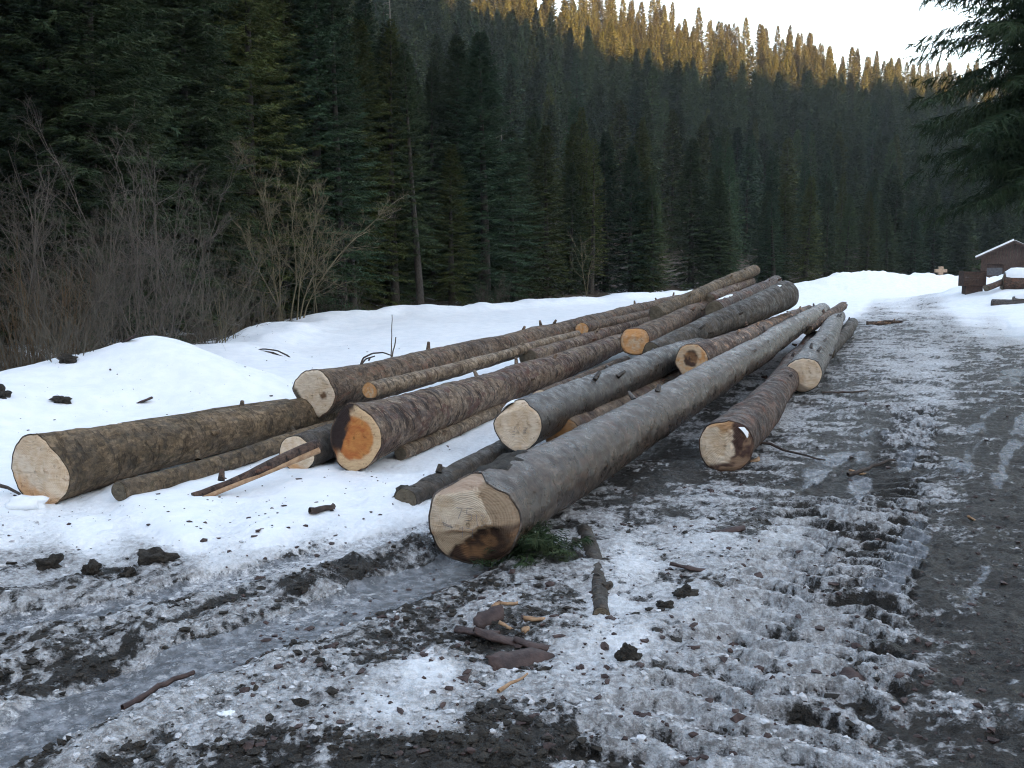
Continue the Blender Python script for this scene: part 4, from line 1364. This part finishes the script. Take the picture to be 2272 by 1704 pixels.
G = 'bare shrubs at the forest edge'
for key, name, u, dep, sc, rz, label in (
    ('tall', 'bare_shrub', 255, 16.5, 0.86, 0.3, 'tall grey bare shrub with curved stems behind the snow mound'),
    ('tall', 'bare_shrub', 330, 15.2, 0.70, 2.1, 'grey bare shrub with long side branches right above the mound top'),
    ('tall', 'bare_shrub', 120, 15.0, 0.74, 4.0, 'grey bare shrub between the willow shoots and the tall shrub'),
    ('dense', 'bare_shrub', 190, 13.8, 0.75, 1.0, 'dense brown twiggy shrub below the tall grey shrub'),
    ('dense', 'bare_shrub', 405, 17.0, 0.80, 5.1, 'dense brown twiggy shrub beyond the right shoulder of the mound'),
    ('dense', 'bare_shrub', 20, 12.9, 0.68, 3.0, 'brown twiggy shrub in front of the willow shoots at the left edge'),
    ('dense', 'bare_shrub', 300, 14.2, 0.6, 2.4, 'thin brown shrub just behind the crest of the snow mound'),
    ('low', 'bare_shrub', 150, 11.3, 0.62, 0.7, 'low bare twigs sprawling over the snow left of the mound'),
    ('low', 'bare_shrub', 45, 11.9, 0.8, 1.9, 'low tangled shrub at the snow edge in the far left'),
    ('low', 'bare_shrub', 465, 19.2, 0.8, 2.2, 'low brown shrub where the snow edge turns at the mound'),
    ('low', 'bare_shrub', 560, 24.0, 1.0, 3.2, 'low brown shrub below the pale bare tree'),
    ('low', 'bare_shrub', 745, 31.0, 1.1, 4.2, 'low brown brush at the snow edge right of the pale bare tree'),
    ('low', 'bare_shrub', 1090, 40.0, 1.2, 5.2, 'low brown brush at the snow edge in the middle of the forest front'),
    ('dense', 'bare_shrub', 500, 21.0, 0.7, 0.2, 'small brown shrub between the mound and the pale bare tree')):
    place_shrub(key, name, u, 700, dep, sc, rz, label, G)
for u, dep, sc, rz, label in ((42, 12.6, 1.0, 0.0, 'upright red-brown willow shoots at the left edge'), (105, 13.4, 0.9, 1.3, 'red-brown willow shoots beside the leftmost clump')):
    place_shrub('red', 'willow_shrub', u, 700, dep, sc, rz, label, 'willow shoots')
place_shrub('pale', 'bare_tree', 650, 690, 26.5, (1.0, 1.0, 0.95), 0.5, 'pale yellowish bare tree with spreading crown before the dark spruces', None, 'tree')
place_shrub('sap', 'bare_tree', 704, 690, 29.0, 1.0, 1.5, 'slim pale sapling with two straight stems beside the pale bare tree', None, 'tree')
place_shrub('sap', 'bare_tree', 1308, 650, 50.0, (1.3, 1.3, 0.95), 0.5, 'small grey bare tree alone before the middle of the forest', None, 'tree')
for k, (u, dep, sc, rz, label) in enumerate(((488, 17.6, 1.1, 0.4, 'forked pale dead stalk at the right foot of the mound'), (575, 22.5, 0.9, 2.0, 'leaning dry stalk left of the pale bare tree'),
                                             (620, 25.0, 1.0, 3.0, 'thin dry stalk under the pale bare tree'), (522, 19.5, 0.55, 4.0, 'small dry twig on the snow right of the mound'))):
    place_shrub('dry', 'dead_stalk', u, 700, dep, sc, rz, label, 'dry stalks at the snow edge', 'stalk')

# tangled undergrowth along the edge: too dense to count
g = np.random.default_rng(33)
n = 4600
k = g.integers(2, 9, n); w = g.random((n, 1))
Eb = EDGE[k] * (1 - w) + EDGE[k + 1] * w
tn = norm(EDGE[k + 1] - EDGE[k]); nl = np.stack([-tn[:, 1], tn[:, 0]], 1)
sd = np.abs(g.normal(0, 2.2, (n, 1))) + 0.3
Bp = Eb + nl * sd
sel = (np.hypot(Bp[:, 0], Bp[:, 1]) < 62)
Bp = Bp[sel]; n = len(Bp)
Rb = np.hypot(Bp[:, 0], Bp[:, 1])
bz = terrain(Bp[:, 0], Bp[:, 1], False)[0]
base = np.concatenate([Bp, bz[:, None] - 0.05], 1)
d = norm(g.normal(0, 1.0, (n, 3)) + np.array((0, 0, 0.6))); d[:, 2] = np.abs(d[:, 2])
P = grow(g, base, d, g.uniform(0.25, 1.0, n) * np.where(Rb < 22, 1.0, 0.8), 5, 0.28, -0.06)
V, F = tubes(P, 0.0022 + 0.00016 * Rb, 0.0012 + 0.0001 * Rb, 3)
tag(obj('undergrowth', mesh_np('undergrowth', V, F, M_TWIG)), 'dry brown tangle of weeds and twigs along the forest edge', 'undergrowth', kind='stuff')

# ------------------------------------------------------------------ hut, cross, crate and snowed-in logs in the distance
def boxes(name, lst, mat, parent):
    V, F = join_vf([box_vf(*b) for b in lst])
    return obj(name, mesh_np(name, V, F, mat, False), parent)


hp = at(2246, 625, 97.0)
hut = empty('wooden_hut', (hp[0], hp[1], ground_z(hp[0], hp[1]) - 0.3), -0.46)
tag(hut, 'small brown plank hut with snow on its gable roof', 'hut')
HW, EH, RH, DP = 2.95, 2.6, 4.25, 6.0
hz0 = 0.35
ev = lambda x: EH + (RH - EH) * (1 - abs(x) / 3.35)
xs = np.linspace(-HW, HW, 21)
for a_, b_ in zip(xs[:-1], xs[1:]):
    c_ = (a_ + b_) / 2
    lo_, hi_ = 0.0, ev(c_) - 0.12
    seg = [(lo_, hi_)]
    if -2.45 < c_ < -0.95:
        seg = [(0.0, 0.85), (2.0, hi_)]
    elif 0.35 < c_ < 1.45:
        seg = [(2.15, hi_)]
    for q0, q1 in seg:
        V, F = box_vf(a_ + 0.012, b_ - 0.012, -0.03 + 0.02 * (int(c_ * 10) % 2), 0.03, q0, q1)
        obj('plank', mesh_np('plank', V, F, M_PLANK, False), hut)
boxes('side_wall', [(-HW, -HW + 0.08, 0.06, DP, 0, EH - 0.05), (HW - 0.08, HW, 0.06, DP, 0, EH - 0.05), (-HW, HW, DP, DP + 0.08, 0, EH)], M_PLANK, hut)
boxes('shutter', [(-2.45, -0.95, 0.035, 0.09, 0.85, 1.62)], M_PANEL, hut)
boxes('window_beam', [(-2.55, -0.85, -0.07, 0.02, 2.0, 2.12)], M_PLANK, hut)
boxes('interior_shade_board', [(-2.5, -0.9, 0.12, 0.18, 0.8, 2.1)], M_DARKW, hut)  # dark board behind the opening, painted stand-in for the shade inside
boxes('door', [(0.35, 1.45, 0.05, 0.11, 0.0, 2.15)], M_DARKW, hut)
for sgn in (-1, 1):
    pts = np.array([(0, RH), (3.4 * sgn, EH - 0.05)])
    n_ = np.array((sgn * (RH - EH), 3.4)); n_ = n_ / np.linalg.norm(n_)
    def slab(t0, t1, y0, y1):
        q = [pts[0] + n_ * t0, pts[1] + n_ * t0, pts[1] + n_ * t1, pts[0] + n_ * t1]
        V = np.array([(a[0], y, a[1]) for y in (y0, y1) for a in q])
        return V, np.array([(0, 1, 2, 3), (7, 6, 5, 4), (0, 4, 5, 1), (1, 5, 6, 2), (2, 6, 7, 3), (3, 7, 4, 0)])
    r_ = obj('roof', mesh_np('roof', *slab(0.0, 0.10, -0.55, DP + 0.4), M_ROOF, False), hut)
    if sgn < 0:
        obj('roof_snow', mesh_np('roof_snow', *slab(0.103, 0.27, -0.5, DP + 0.35), M_SNOW, False), r_)
    else:
        obj('roof_snow', mesh_np('roof_snow', *slab(0.103, 0.16, 0.6, DP + 0.2), M_SNOW, False), r_)
    obj('barge_board', mesh_np('barge_board', *slab(-0.16, -0.003, -0.60, -0.53), M_DARKW, False), hut)

cp = at(2086, 618, 76.0)
cr = empty('wooden_cross', (cp[0], cp[1], ground_z(cp[0], cp[1])))
zb = cp[2] - cr.location.z
boxes('post', [(-0.17, 0.17, -0.12, 0.12, -0.4, zb + 0.95)], M_CROSSW, cr)
boxes('crossbar', [(-0.46, 0.46, -0.135, 0.10, zb + 0.48, zb + 0.74)], M_CROSSW, cr)
tag(cr, 'squat light wooden cross standing behind the far snow bank', 'cross')

kp = onsurf(2161, 650)
bx_ = empty('timber_crate', (kp[0], kp[1], kp[2]))
bx_.scale = (kp[1] / 57.0,) * 3
for q in range(5):
    obj('plank', mesh_np('plank', *box_vf(-0.62, 0.62, -0.02, 0.62, 0.43 + q * 0.165, 0.43 + q * 0.165 + 0.155), M_DARKW, False), bx_)
for q in (-0.66, 0.60):
    obj('corner_post', mesh_np('corner_post', *box_vf(q, q + 0.06, -0.045, 0.66, 0.40, 1.27), M_DARKW, False), bx_)
obj('base', mesh_np('base', *box_vf(-0.48, 0.52, 0.03, 0.55, -0.4, 0.425), M_DARKW, False), bx_)
tag(bx_, 'dark brown plank crate on a narrower base at the snow bank', 'crate')

for k, (a, b, d0, lab) in enumerate(((onsurf(2188, 640, 0.25), onsurf(2222, 627, 0.25) + np.array((0.3, 0.1, 0.1)), 0.24, 'brown beam sloping up from the crate to the snowed-in logs'),)):
    o = make_log(lab, a, b, d0, d0, BARK['red'], None, seed=60 + k, nang=16, step=0.3, name='timber_pole')
    o['category'] = 'pole'; del o['group']
SN = 'snowed-in logs on the right bank'


def cap_snow(parent, p0, p1, r, seed):
    n, m = 22, 11
    t = np.linspace(0.02, 1, n)[:, None]; a = np.linspace(-1.05, 1.05, m)[None]
    h = 1 + 0.5 * (fbm2(t * 9 + seed, a * 1.2, 3, seed) - 0.3)
    rr = r * (1.05 + 0.55 * np.cos(a * 1.4) * h * sst(0, 0.06, t))
    p0, p1 = np.array(p0), np.array(p1)
    ax = norm(p1 - p0); sx = norm(np.cross(ax, (0, 0, 1.0))); up = np.cross(sx, ax)
    V = p0 + (p1 - p0) * t[..., None] + sx * (np.sin(a) * rr)[..., None] + up * (np.cos(a) * rr)[..., None]
    o = obj('snow_cap', mesh_np('snow_cap', V.reshape(-1, 3), grid_faces(n, m), M_SNOW), parent)
    o.matrix_parent_inverse = parent.matrix_world.inverted()
    return o


for k, (a, b, r, lab) in enumerate(((onsurf(2222, 627, 0.25), onsurf(2222, 627, 0.25) + np.array((4.2, -1.2, -0.05)), 0.34, 'snow-capped dark log on the crest of the right bank'),
                                    (onsurf(2245, 668, 0.08), onsurf(2245, 668, 0.08) + np.array((3.6, -1.4, -0.15)), 0.17, 'short snow-covered log end in the middle of the right bank'),
                                    (onsurf(2200, 676, 0.02), onsurf(2200, 676, 0.02) + np.array((3.6, -2.6, -0.12)), 0.19, 'lowest dark log lying along the foot of the right bank'))):
    o = make_log(lab, a, b, 2 * r, 2 * r, BARK['red' if k == 0 else 'slate'], face_dull, seed=70 + k, nang=24, step=0.15)
    o['group'] = SN
    bpy.context.view_layer.update()
    if k != 2:
        cap_snow(o, a, b, r, 5 + k)

# ------------------------------------------------------------------ loose sticks, bark, chips, clods
def stick(label, pts, r0, r1, mat=M_STICK, name='stick', cat='stick', lift=0.0, group=None, stickgrow=0):
    Q = []
    for u, v, h in pts:
        p = onz(u, v, 0.0)
        Q.append((p[0], p[1], ground_z(p[0], p[1]) + h + lift))
    Q = np.array(Q)
    t = np.linspace(0, len(Q) - 1, 3 * len(Q)); i = np.minimum(t.astype(int), len(Q) - 2); w = (t - i)[:, None]
    P = Q[i] * (1 - w) + Q[i + 1] * w
    P = P + np.random.default_rng(int(abs(pts[0][0]))).normal(0, r0 * 0.35, P.shape)
    base = P[0].copy()
    V, F = tubes((P - base)[None], np.array([r0]), np.array([r1]), 7)
    o = obj(name, mesh_np(name, V, F, mat), None, base)
    tag(o, label, cat, group)
    return o


stick('long dark stick on the slush right of the ragged red-brown log', [(1640, 1000, .05), (1700, 998, .04), (1760, 1012, .03), (1830, 1028, .02)], 0.016, 0.007)
stick('thin dark stick beside the clean tan oval log end', [(1822, 877, .02), (1870, 878, .02), (1925, 872, .03)], 0.018, 0.010)
stick('crooked dark stick above the black mud patch by the road', [(1885, 1060, .03), (1940, 1045, .05), (1985, 1028, .05)], 0.018, 0.010)
stick('short dark stick on the snow below the mossy leftmost log', [(690, 1158, .02), (745, 1146, .02)], 0.022, 0.018)
stick('thin orange sliver of wood at the bottom centre of the mud', [(1105, 1545, .02), (1172, 1510, .03)], 0.009, 0.004, M_CHIP, 'wood_sliver', 'sliver')
stick('red-brown bark strip lying along the icy rut', [(270, 1570, .02), (350, 1530, .03), (430, 1505, .03)], 0.014, 0.009, M_BARKBIT, 'bark_strip', 'bark')
stick('dark twig lying in front of the mossy log butt', [(0, 1100, .06), (30, 1104, .05), (52, 1118, .02)], 0.014, 0.008)
stick('thin red twig standing upright behind the long brown log', [(868, 800, .0), (870, 799, .42), (871, 799, .78)], 0.010, 0.006, M_TWIGRED)
stick('dead twig leaning up before the thin pale log', [(862, 880, .25), (872, 879, .45), (880, 878, .66)], 0.012, 0.007, M_TWIG)


def arch(label, pts, depth, mat, r, name='arched_twigs'):
    base = at(pts[0][0][0], pts[0][0][1], depth)
    parts = []
    for ln in pts:
        Q = np.array([at(u, v, depth + 0.03 * k) for k, (u, v) in enumerate(ln)]) - base
        t = np.linspace(0, len(Q) - 1, 4 * len(Q)); i = np.minimum(t.astype(int), len(Q) - 2); w = (t - i)[:, None]
        parts.append(tubes((Q[i] * (1 - w) + Q[i + 1] * w)[None], np.array([r]), np.array([r * 0.6]), 5))
    V, F = join_vf(parts)
    tag(obj(name, mesh_np(name, V, F, mat), None, base), label, 'twigs')


arch('bent dark twigs arching out of the snow right of the mound',
     [[(652, 806), (640, 790), (615, 778), (585, 774), (540, 782), (480, 776)], [(646, 806), (632, 794), (605, 782), (572, 778)], [(640, 805), (622, 792), (596, 780)],
      [(596, 800), (588, 790), (570, 780)], [(662, 807), (640, 806)]], 16.0, M_STICK, 0.016)
arch('dark twig arching over the snow behind the long brown log',
     [[(800, 810), (806, 794), (826, 784), (850, 782), (872, 790)], [(803, 806), (812, 796), (832, 790)], [(818, 800), (822, 793)]], 14.5, M_STICK, 0.016)
arch('small dark twig loop on the snow field beyond the logs', [[(795, 740), (805, 728), (822, 724), (836, 734), (850, 742)]], 25.0, M_STICK, 0.014)

# bark slabs and chips: thin warped plates lying on the mud
def plate(label, u, v, L, W, rz, mat, name, cat, tilt=0.15, seed=0, group=None, lift=0.015):
    g = np.random.default_rng(seed + 400)
    n, m = 9, 5
    t = np.linspace(-0.5, 0.5, n)[:, None]; s = np.linspace(-0.5, 0.5, m)[None]
    wv = W * (1 - 0.55 * np.abs(t * 2) ** 2.5) * (0.8 + 0.4 * g.random((n, 1)))
    x = t * L + 0 * s; y = s * wv + 0.1 * W * np.sin(t * 7 + seed); z = 0.18 * W * (np.cos(s * 3) - 0.6) + 0.08 * L * t ** 2 + g.normal(0, 0.002, (n, m))
    top = np.stack([x, y, z + 0.006], -1).reshape(-1, 3); bot = np.stack([x, y, z - 0.006], -1).reshape(-1, 3)
    f = grid_faces(n, m); nb = n * m
    rim = list(range(m)) + [k * m + m - 1 for k in range(1, n)] + [(n - 1) * m + k for k in range(m - 2, -1, -1)] + [k * m for k in range(n - 2, 0, -1)]
    rim = np.array(rim); r2 = np.roll(rim, -1)
    F = np.concatenate([f, f[:, ::-1] + nb, np.stack([rim, rim + nb, r2 + nb, r2], 1)])
    p = onz(u, v)
    o = obj(name, mesh_np(name, np.concatenate([top, bot]), F, mat), None, (p[0], p[1], ground_z(p[0], p[1]) + lift))
    o.rotation_euler = (g.normal(0, tilt), g.normal(0, tilt), rz)
    tag(o, label, cat, group)


BG = 'bark slabs in the trampled mud'
for k, (u, v, L_, W_, rz, lab) in enumerate((
    (1155, 1462, .30, .12, .45, 'large dark bark slab tilted up in the muddy patch below the thickest log'),
    (1110, 1425, .24, .10, .1, 'dark bark slab lying flat at the middle of the bark heap'),
    (1060, 1410, .20, .10, -.3, 'dark bark slab at the left of the bark heap'),
    (1085, 1385, .17, .08, .8, 'small bark slab at the top of the bark heap'),
    (1180, 1432, .16, .07, -.2, 'bark slab at the right of the bark heap'),
    (1905, 1148, .20, .09, .1, 'brown bark flake below the black mud patch by the road'),
    (1960, 1130, .18, .05, .0, 'narrow bark flake right of the black mud patch'),
    (1610, 1182, .24, .08, .2, 'dark bark flake on the slush below the ragged red-brown log'),
    (1530, 1262, .22, .05, .1, 'dark narrow bark flake beside the half-buried branch'),
    (1665, 1272, .15, .08, .6, 'dark folded bark flake in the middle of the slush'),
    (1885, 1505, .14, .09, 1.2, 'brown bark piece pressed into the tyre tracks'),
    (290, 888, .28, .08, -.5, 'dark bark piece lying on the white snow mound'),
    (318, 925, .22, .06, .1, 'dark bark bit on the snow just above the mossy log'))):
    plate(lab, u, v, L_, W_, rz, M_BARKBIT, 'bark_flake', 'bark', 0.22, k, BG)
CG = 'fresh wood chips in the mud'
for k, (u, v, L_, W_, rz, lab) in enumerate((
    (1185, 1388, .10, .022, .1, 'bright orange wood chip at the right of the bark heap'), (1122, 1404, .07, .022, -.1, 'orange wood chip in the middle of the bark heap'),
    (1100, 1350, .06, .02, .9, 'orange splinter chip at the top of the bark heap'), (1130, 1345, .09, .012, .4, 'long thin orange splinter above the bark heap'),
    (1166, 1412, .05, .03, 1.2, 'stubby orange chip under the bark heap'), (1675, 1022, .09, .05, .3, 'bundle of pale fibres at the foot of the ragged red-brown log'),
    (1905, 1052, .16, .03, .1, 'tan wood strip above the black mud patch'), (2155, 1158, .08, .02, .5, 'orange chip alone on the dark road'))):
    plate(lab, u, v, L_, W_, rz, M_CHIP, 'wood_chip', 'chip', 0.3, 30 + k, CG)

# mud clods one can tell apart
for k, (u, v, s_, mat, lab) in enumerate((
    (345, 1262, (.11, .07, .06), M_CLOD, 'biggest brown mud clod on the rim of the left rut'), (205, 1290, (.05, .05, .05), M_CLOD, 'round mud clod left of the biggest clod on the rut rim'),
    (285, 1285, (.035, .035, .045), M_CLOD, 'small upright clod between two larger ones on the rut rim'), (110, 1262, (.08, .06, .06), M_CLOD, 'grey frozen clod near the left edge'),
    (1520, 1320, (.07, .05, .04), M_CLOD, 'brown stony clod on the white slush right of the half-buried branch'), (1475, 1345, (.05, .035, .03), M_CLOD, 'small brown clod left of the stony clod'),
    (905, 1118, (.10, .09, .07), M_CLOD, 'dark earth clump at the end of the half-buried log'), (135, 938, (.12, .08, .06), M_CLOD, 'dark clump in the snow before the low bare twigs'),
    (5, 948, (.11, .10, .10), M_CLOD, 'dark clump in the snow at the left edge'), (155, 900, (.12, .10, .08), M_CLOD, 'brown clump under the low bare twigs'),
    (505, 1598, (.035, .03, .02), M_SNOW, 'single white snow lump in the lower left mud'), (1395, 1460, (.05, .04, .05), M_CLOD, 'brown clod between slush and tyre tracks'))):
    p = onz(u, v)
    o = blob('mud_clod' if mat is M_CLOD else 'snow_lump', mat, (p[0], p[1], ground_z(p[0], p[1]) + s_[2] * 0.2), tuple(0.8 * q for q in s_), 40 + k, None, 4, 0.75)
    tag(o, lab, 'clod' if mat is M_CLOD else 'snow lump')

p = onz(58, 1128)
tag(blob('snow_lump', M_SNOW, (p[0], p[1], ground_z(p[0], p[1]) + 0.02), (.14, .07, .06), 91, None, 3, 0.4), 'white snow heaped against the butt of the mossy leftmost log', 'snow lump')
p = onz(1185, 1258)
V, F = spruce_crown(55, 0.10, 0.27, 0.01, 24, 26, 4, 0.14, 0.005, 0.4)
o = obj('spruce_sprig', mesh_np('spruce_sprig', V, F, M_NEEDLE, False), None, (p[0], p[1] + 0.12, ground_z(p[0], p[1]) + 0.0))
o.color = (0.75, 0.8, 0.75, 1)
tag(o, 'crushed green spruce sprigs under the butt of the thickest log', 'sprig')

# countless crumbs of mud and slush
def crumbs(name, mat, n, lo, hi, test, seed, label, sizes):
    import bmesh
    bm = bmesh.new(); bmesh.ops.create_icosphere(bm, subdivisions=1, radius=1.0)
    BV = np.array([v.co[:] for v in bm.verts]); BF = np.array([[v.index for v in f.verts] for f in bm.faces]); bm.free()
    g = np.random.default_rng(seed)
    u = g.uniform(-40, 2320, n * 6); v = g.uniform(lo, hi, n * 6)
    b = (852 - v) / F_PX; dep = -CAM_H / (-SP + b * CP)
    X = dep * (u - 1136) / F_PX; Y = dep * (CP + b * SP)
    z, cov, ice, lit, cl, s = terrain(X, Y)
    ok = test(u, v, cov, ice, cl, g.random(n * 6)) & (s < -0.3)
    X, Y, z = X[ok][:n], Y[ok][:n], z[ok][:n]
    n = len(X)
    r = sizes[0] + (sizes[1] - sizes[0]) * g.random(n) ** 4
    sc = r[:, None, None] * g.uniform(0.6, 1.35, (n, 1, 3)) * np.array((1.15, 1.15, 0.6)) * (1 + g.uniform(-0.5, 0.5, (n, len(BV), 1)))
    a = g.uniform(0, 6.28, n); c, s_ = np.cos(a)[:, None], np.sin(a)[:, None]
    W = BV[None] * sc
    W = np.stack([W[..., 0] * c - W[..., 1] * s_, W[..., 0] * s_ + W[..., 1] * c, W[..., 2]], -1) + np.stack([X, Y, z + r * 0.15], 1)[:, None]
    F = (np.arange(n)[:, None, None] * len(BV) + BF[None]).reshape(-1, 3)
    tag(obj(name, mesh_np(name, W.reshape(-1, 3), F, mat, False)), label, kind='stuff')


def near_line(P, w):
    def f(X, Y):
        return seg_dist(X, Y, P)[0] < w
    return f


crumbs('mud_crumbs', M_CLOD, 3000, 1150, 1700, lambda u, v, c, i, cl, r: (c < 0.55) & (u < 1950) & (i < 0.25) & (cl < 0.4) & (r < 0.9), 1, 'crumbled brown mud scattered over the track', (0.004, 0.020))
crumbs('slush_crumbs', M_LUMP, 1800, 1050, 1700, lambda u, v, c, i, cl, r: (c > 0.6) & (i < 0.3) & (cl < 0.75) & (r < 0.9), 2, 'crumbled grey slush scattered over the track', (0.004, 0.016))
crumbs('bark_crumbs', M_BARKBIT, 1300, 880, 1690, lambda u, v, c, i, cl, r: ((cl < 0.6) | (r < 0.25)) & (u > 500), 3, 'tiny dark bark crumbs strewn around the logs', (0.006, 0.020))
crumbs('snow_grit', M_BARKBIT, 480, 760, 1250, lambda u, v, c, i, cl, r: (cl > 0.6) & (u < 1000), 4, 'specks of bark and grit on the clean snow', (0.004, 0.018))

# ------------------------------------------------------------------ thin valley haze
m, nt, b = newmat('valley_haze')
nt.nodes.remove(b)
vol = nt.nodes.new('ShaderNodeVolumePrincipled')
vol.inputs['Color'].default_value = (0.82, 0.90, 1.0, 1)
vol.inputs['Density'].default_value = 0.00022
vol.inputs['Anisotropy'].default_value = 0.0
nt.links.new(vol.outputs[0], nt.nodes['Material Output'].inputs['Volume'])
tag(obj('haze', mesh_np('haze', *box_vf(-450, 460, -460, 460, -45, 165), m, False)), 'thin bluish air haze filling the valley', kind='stuff')
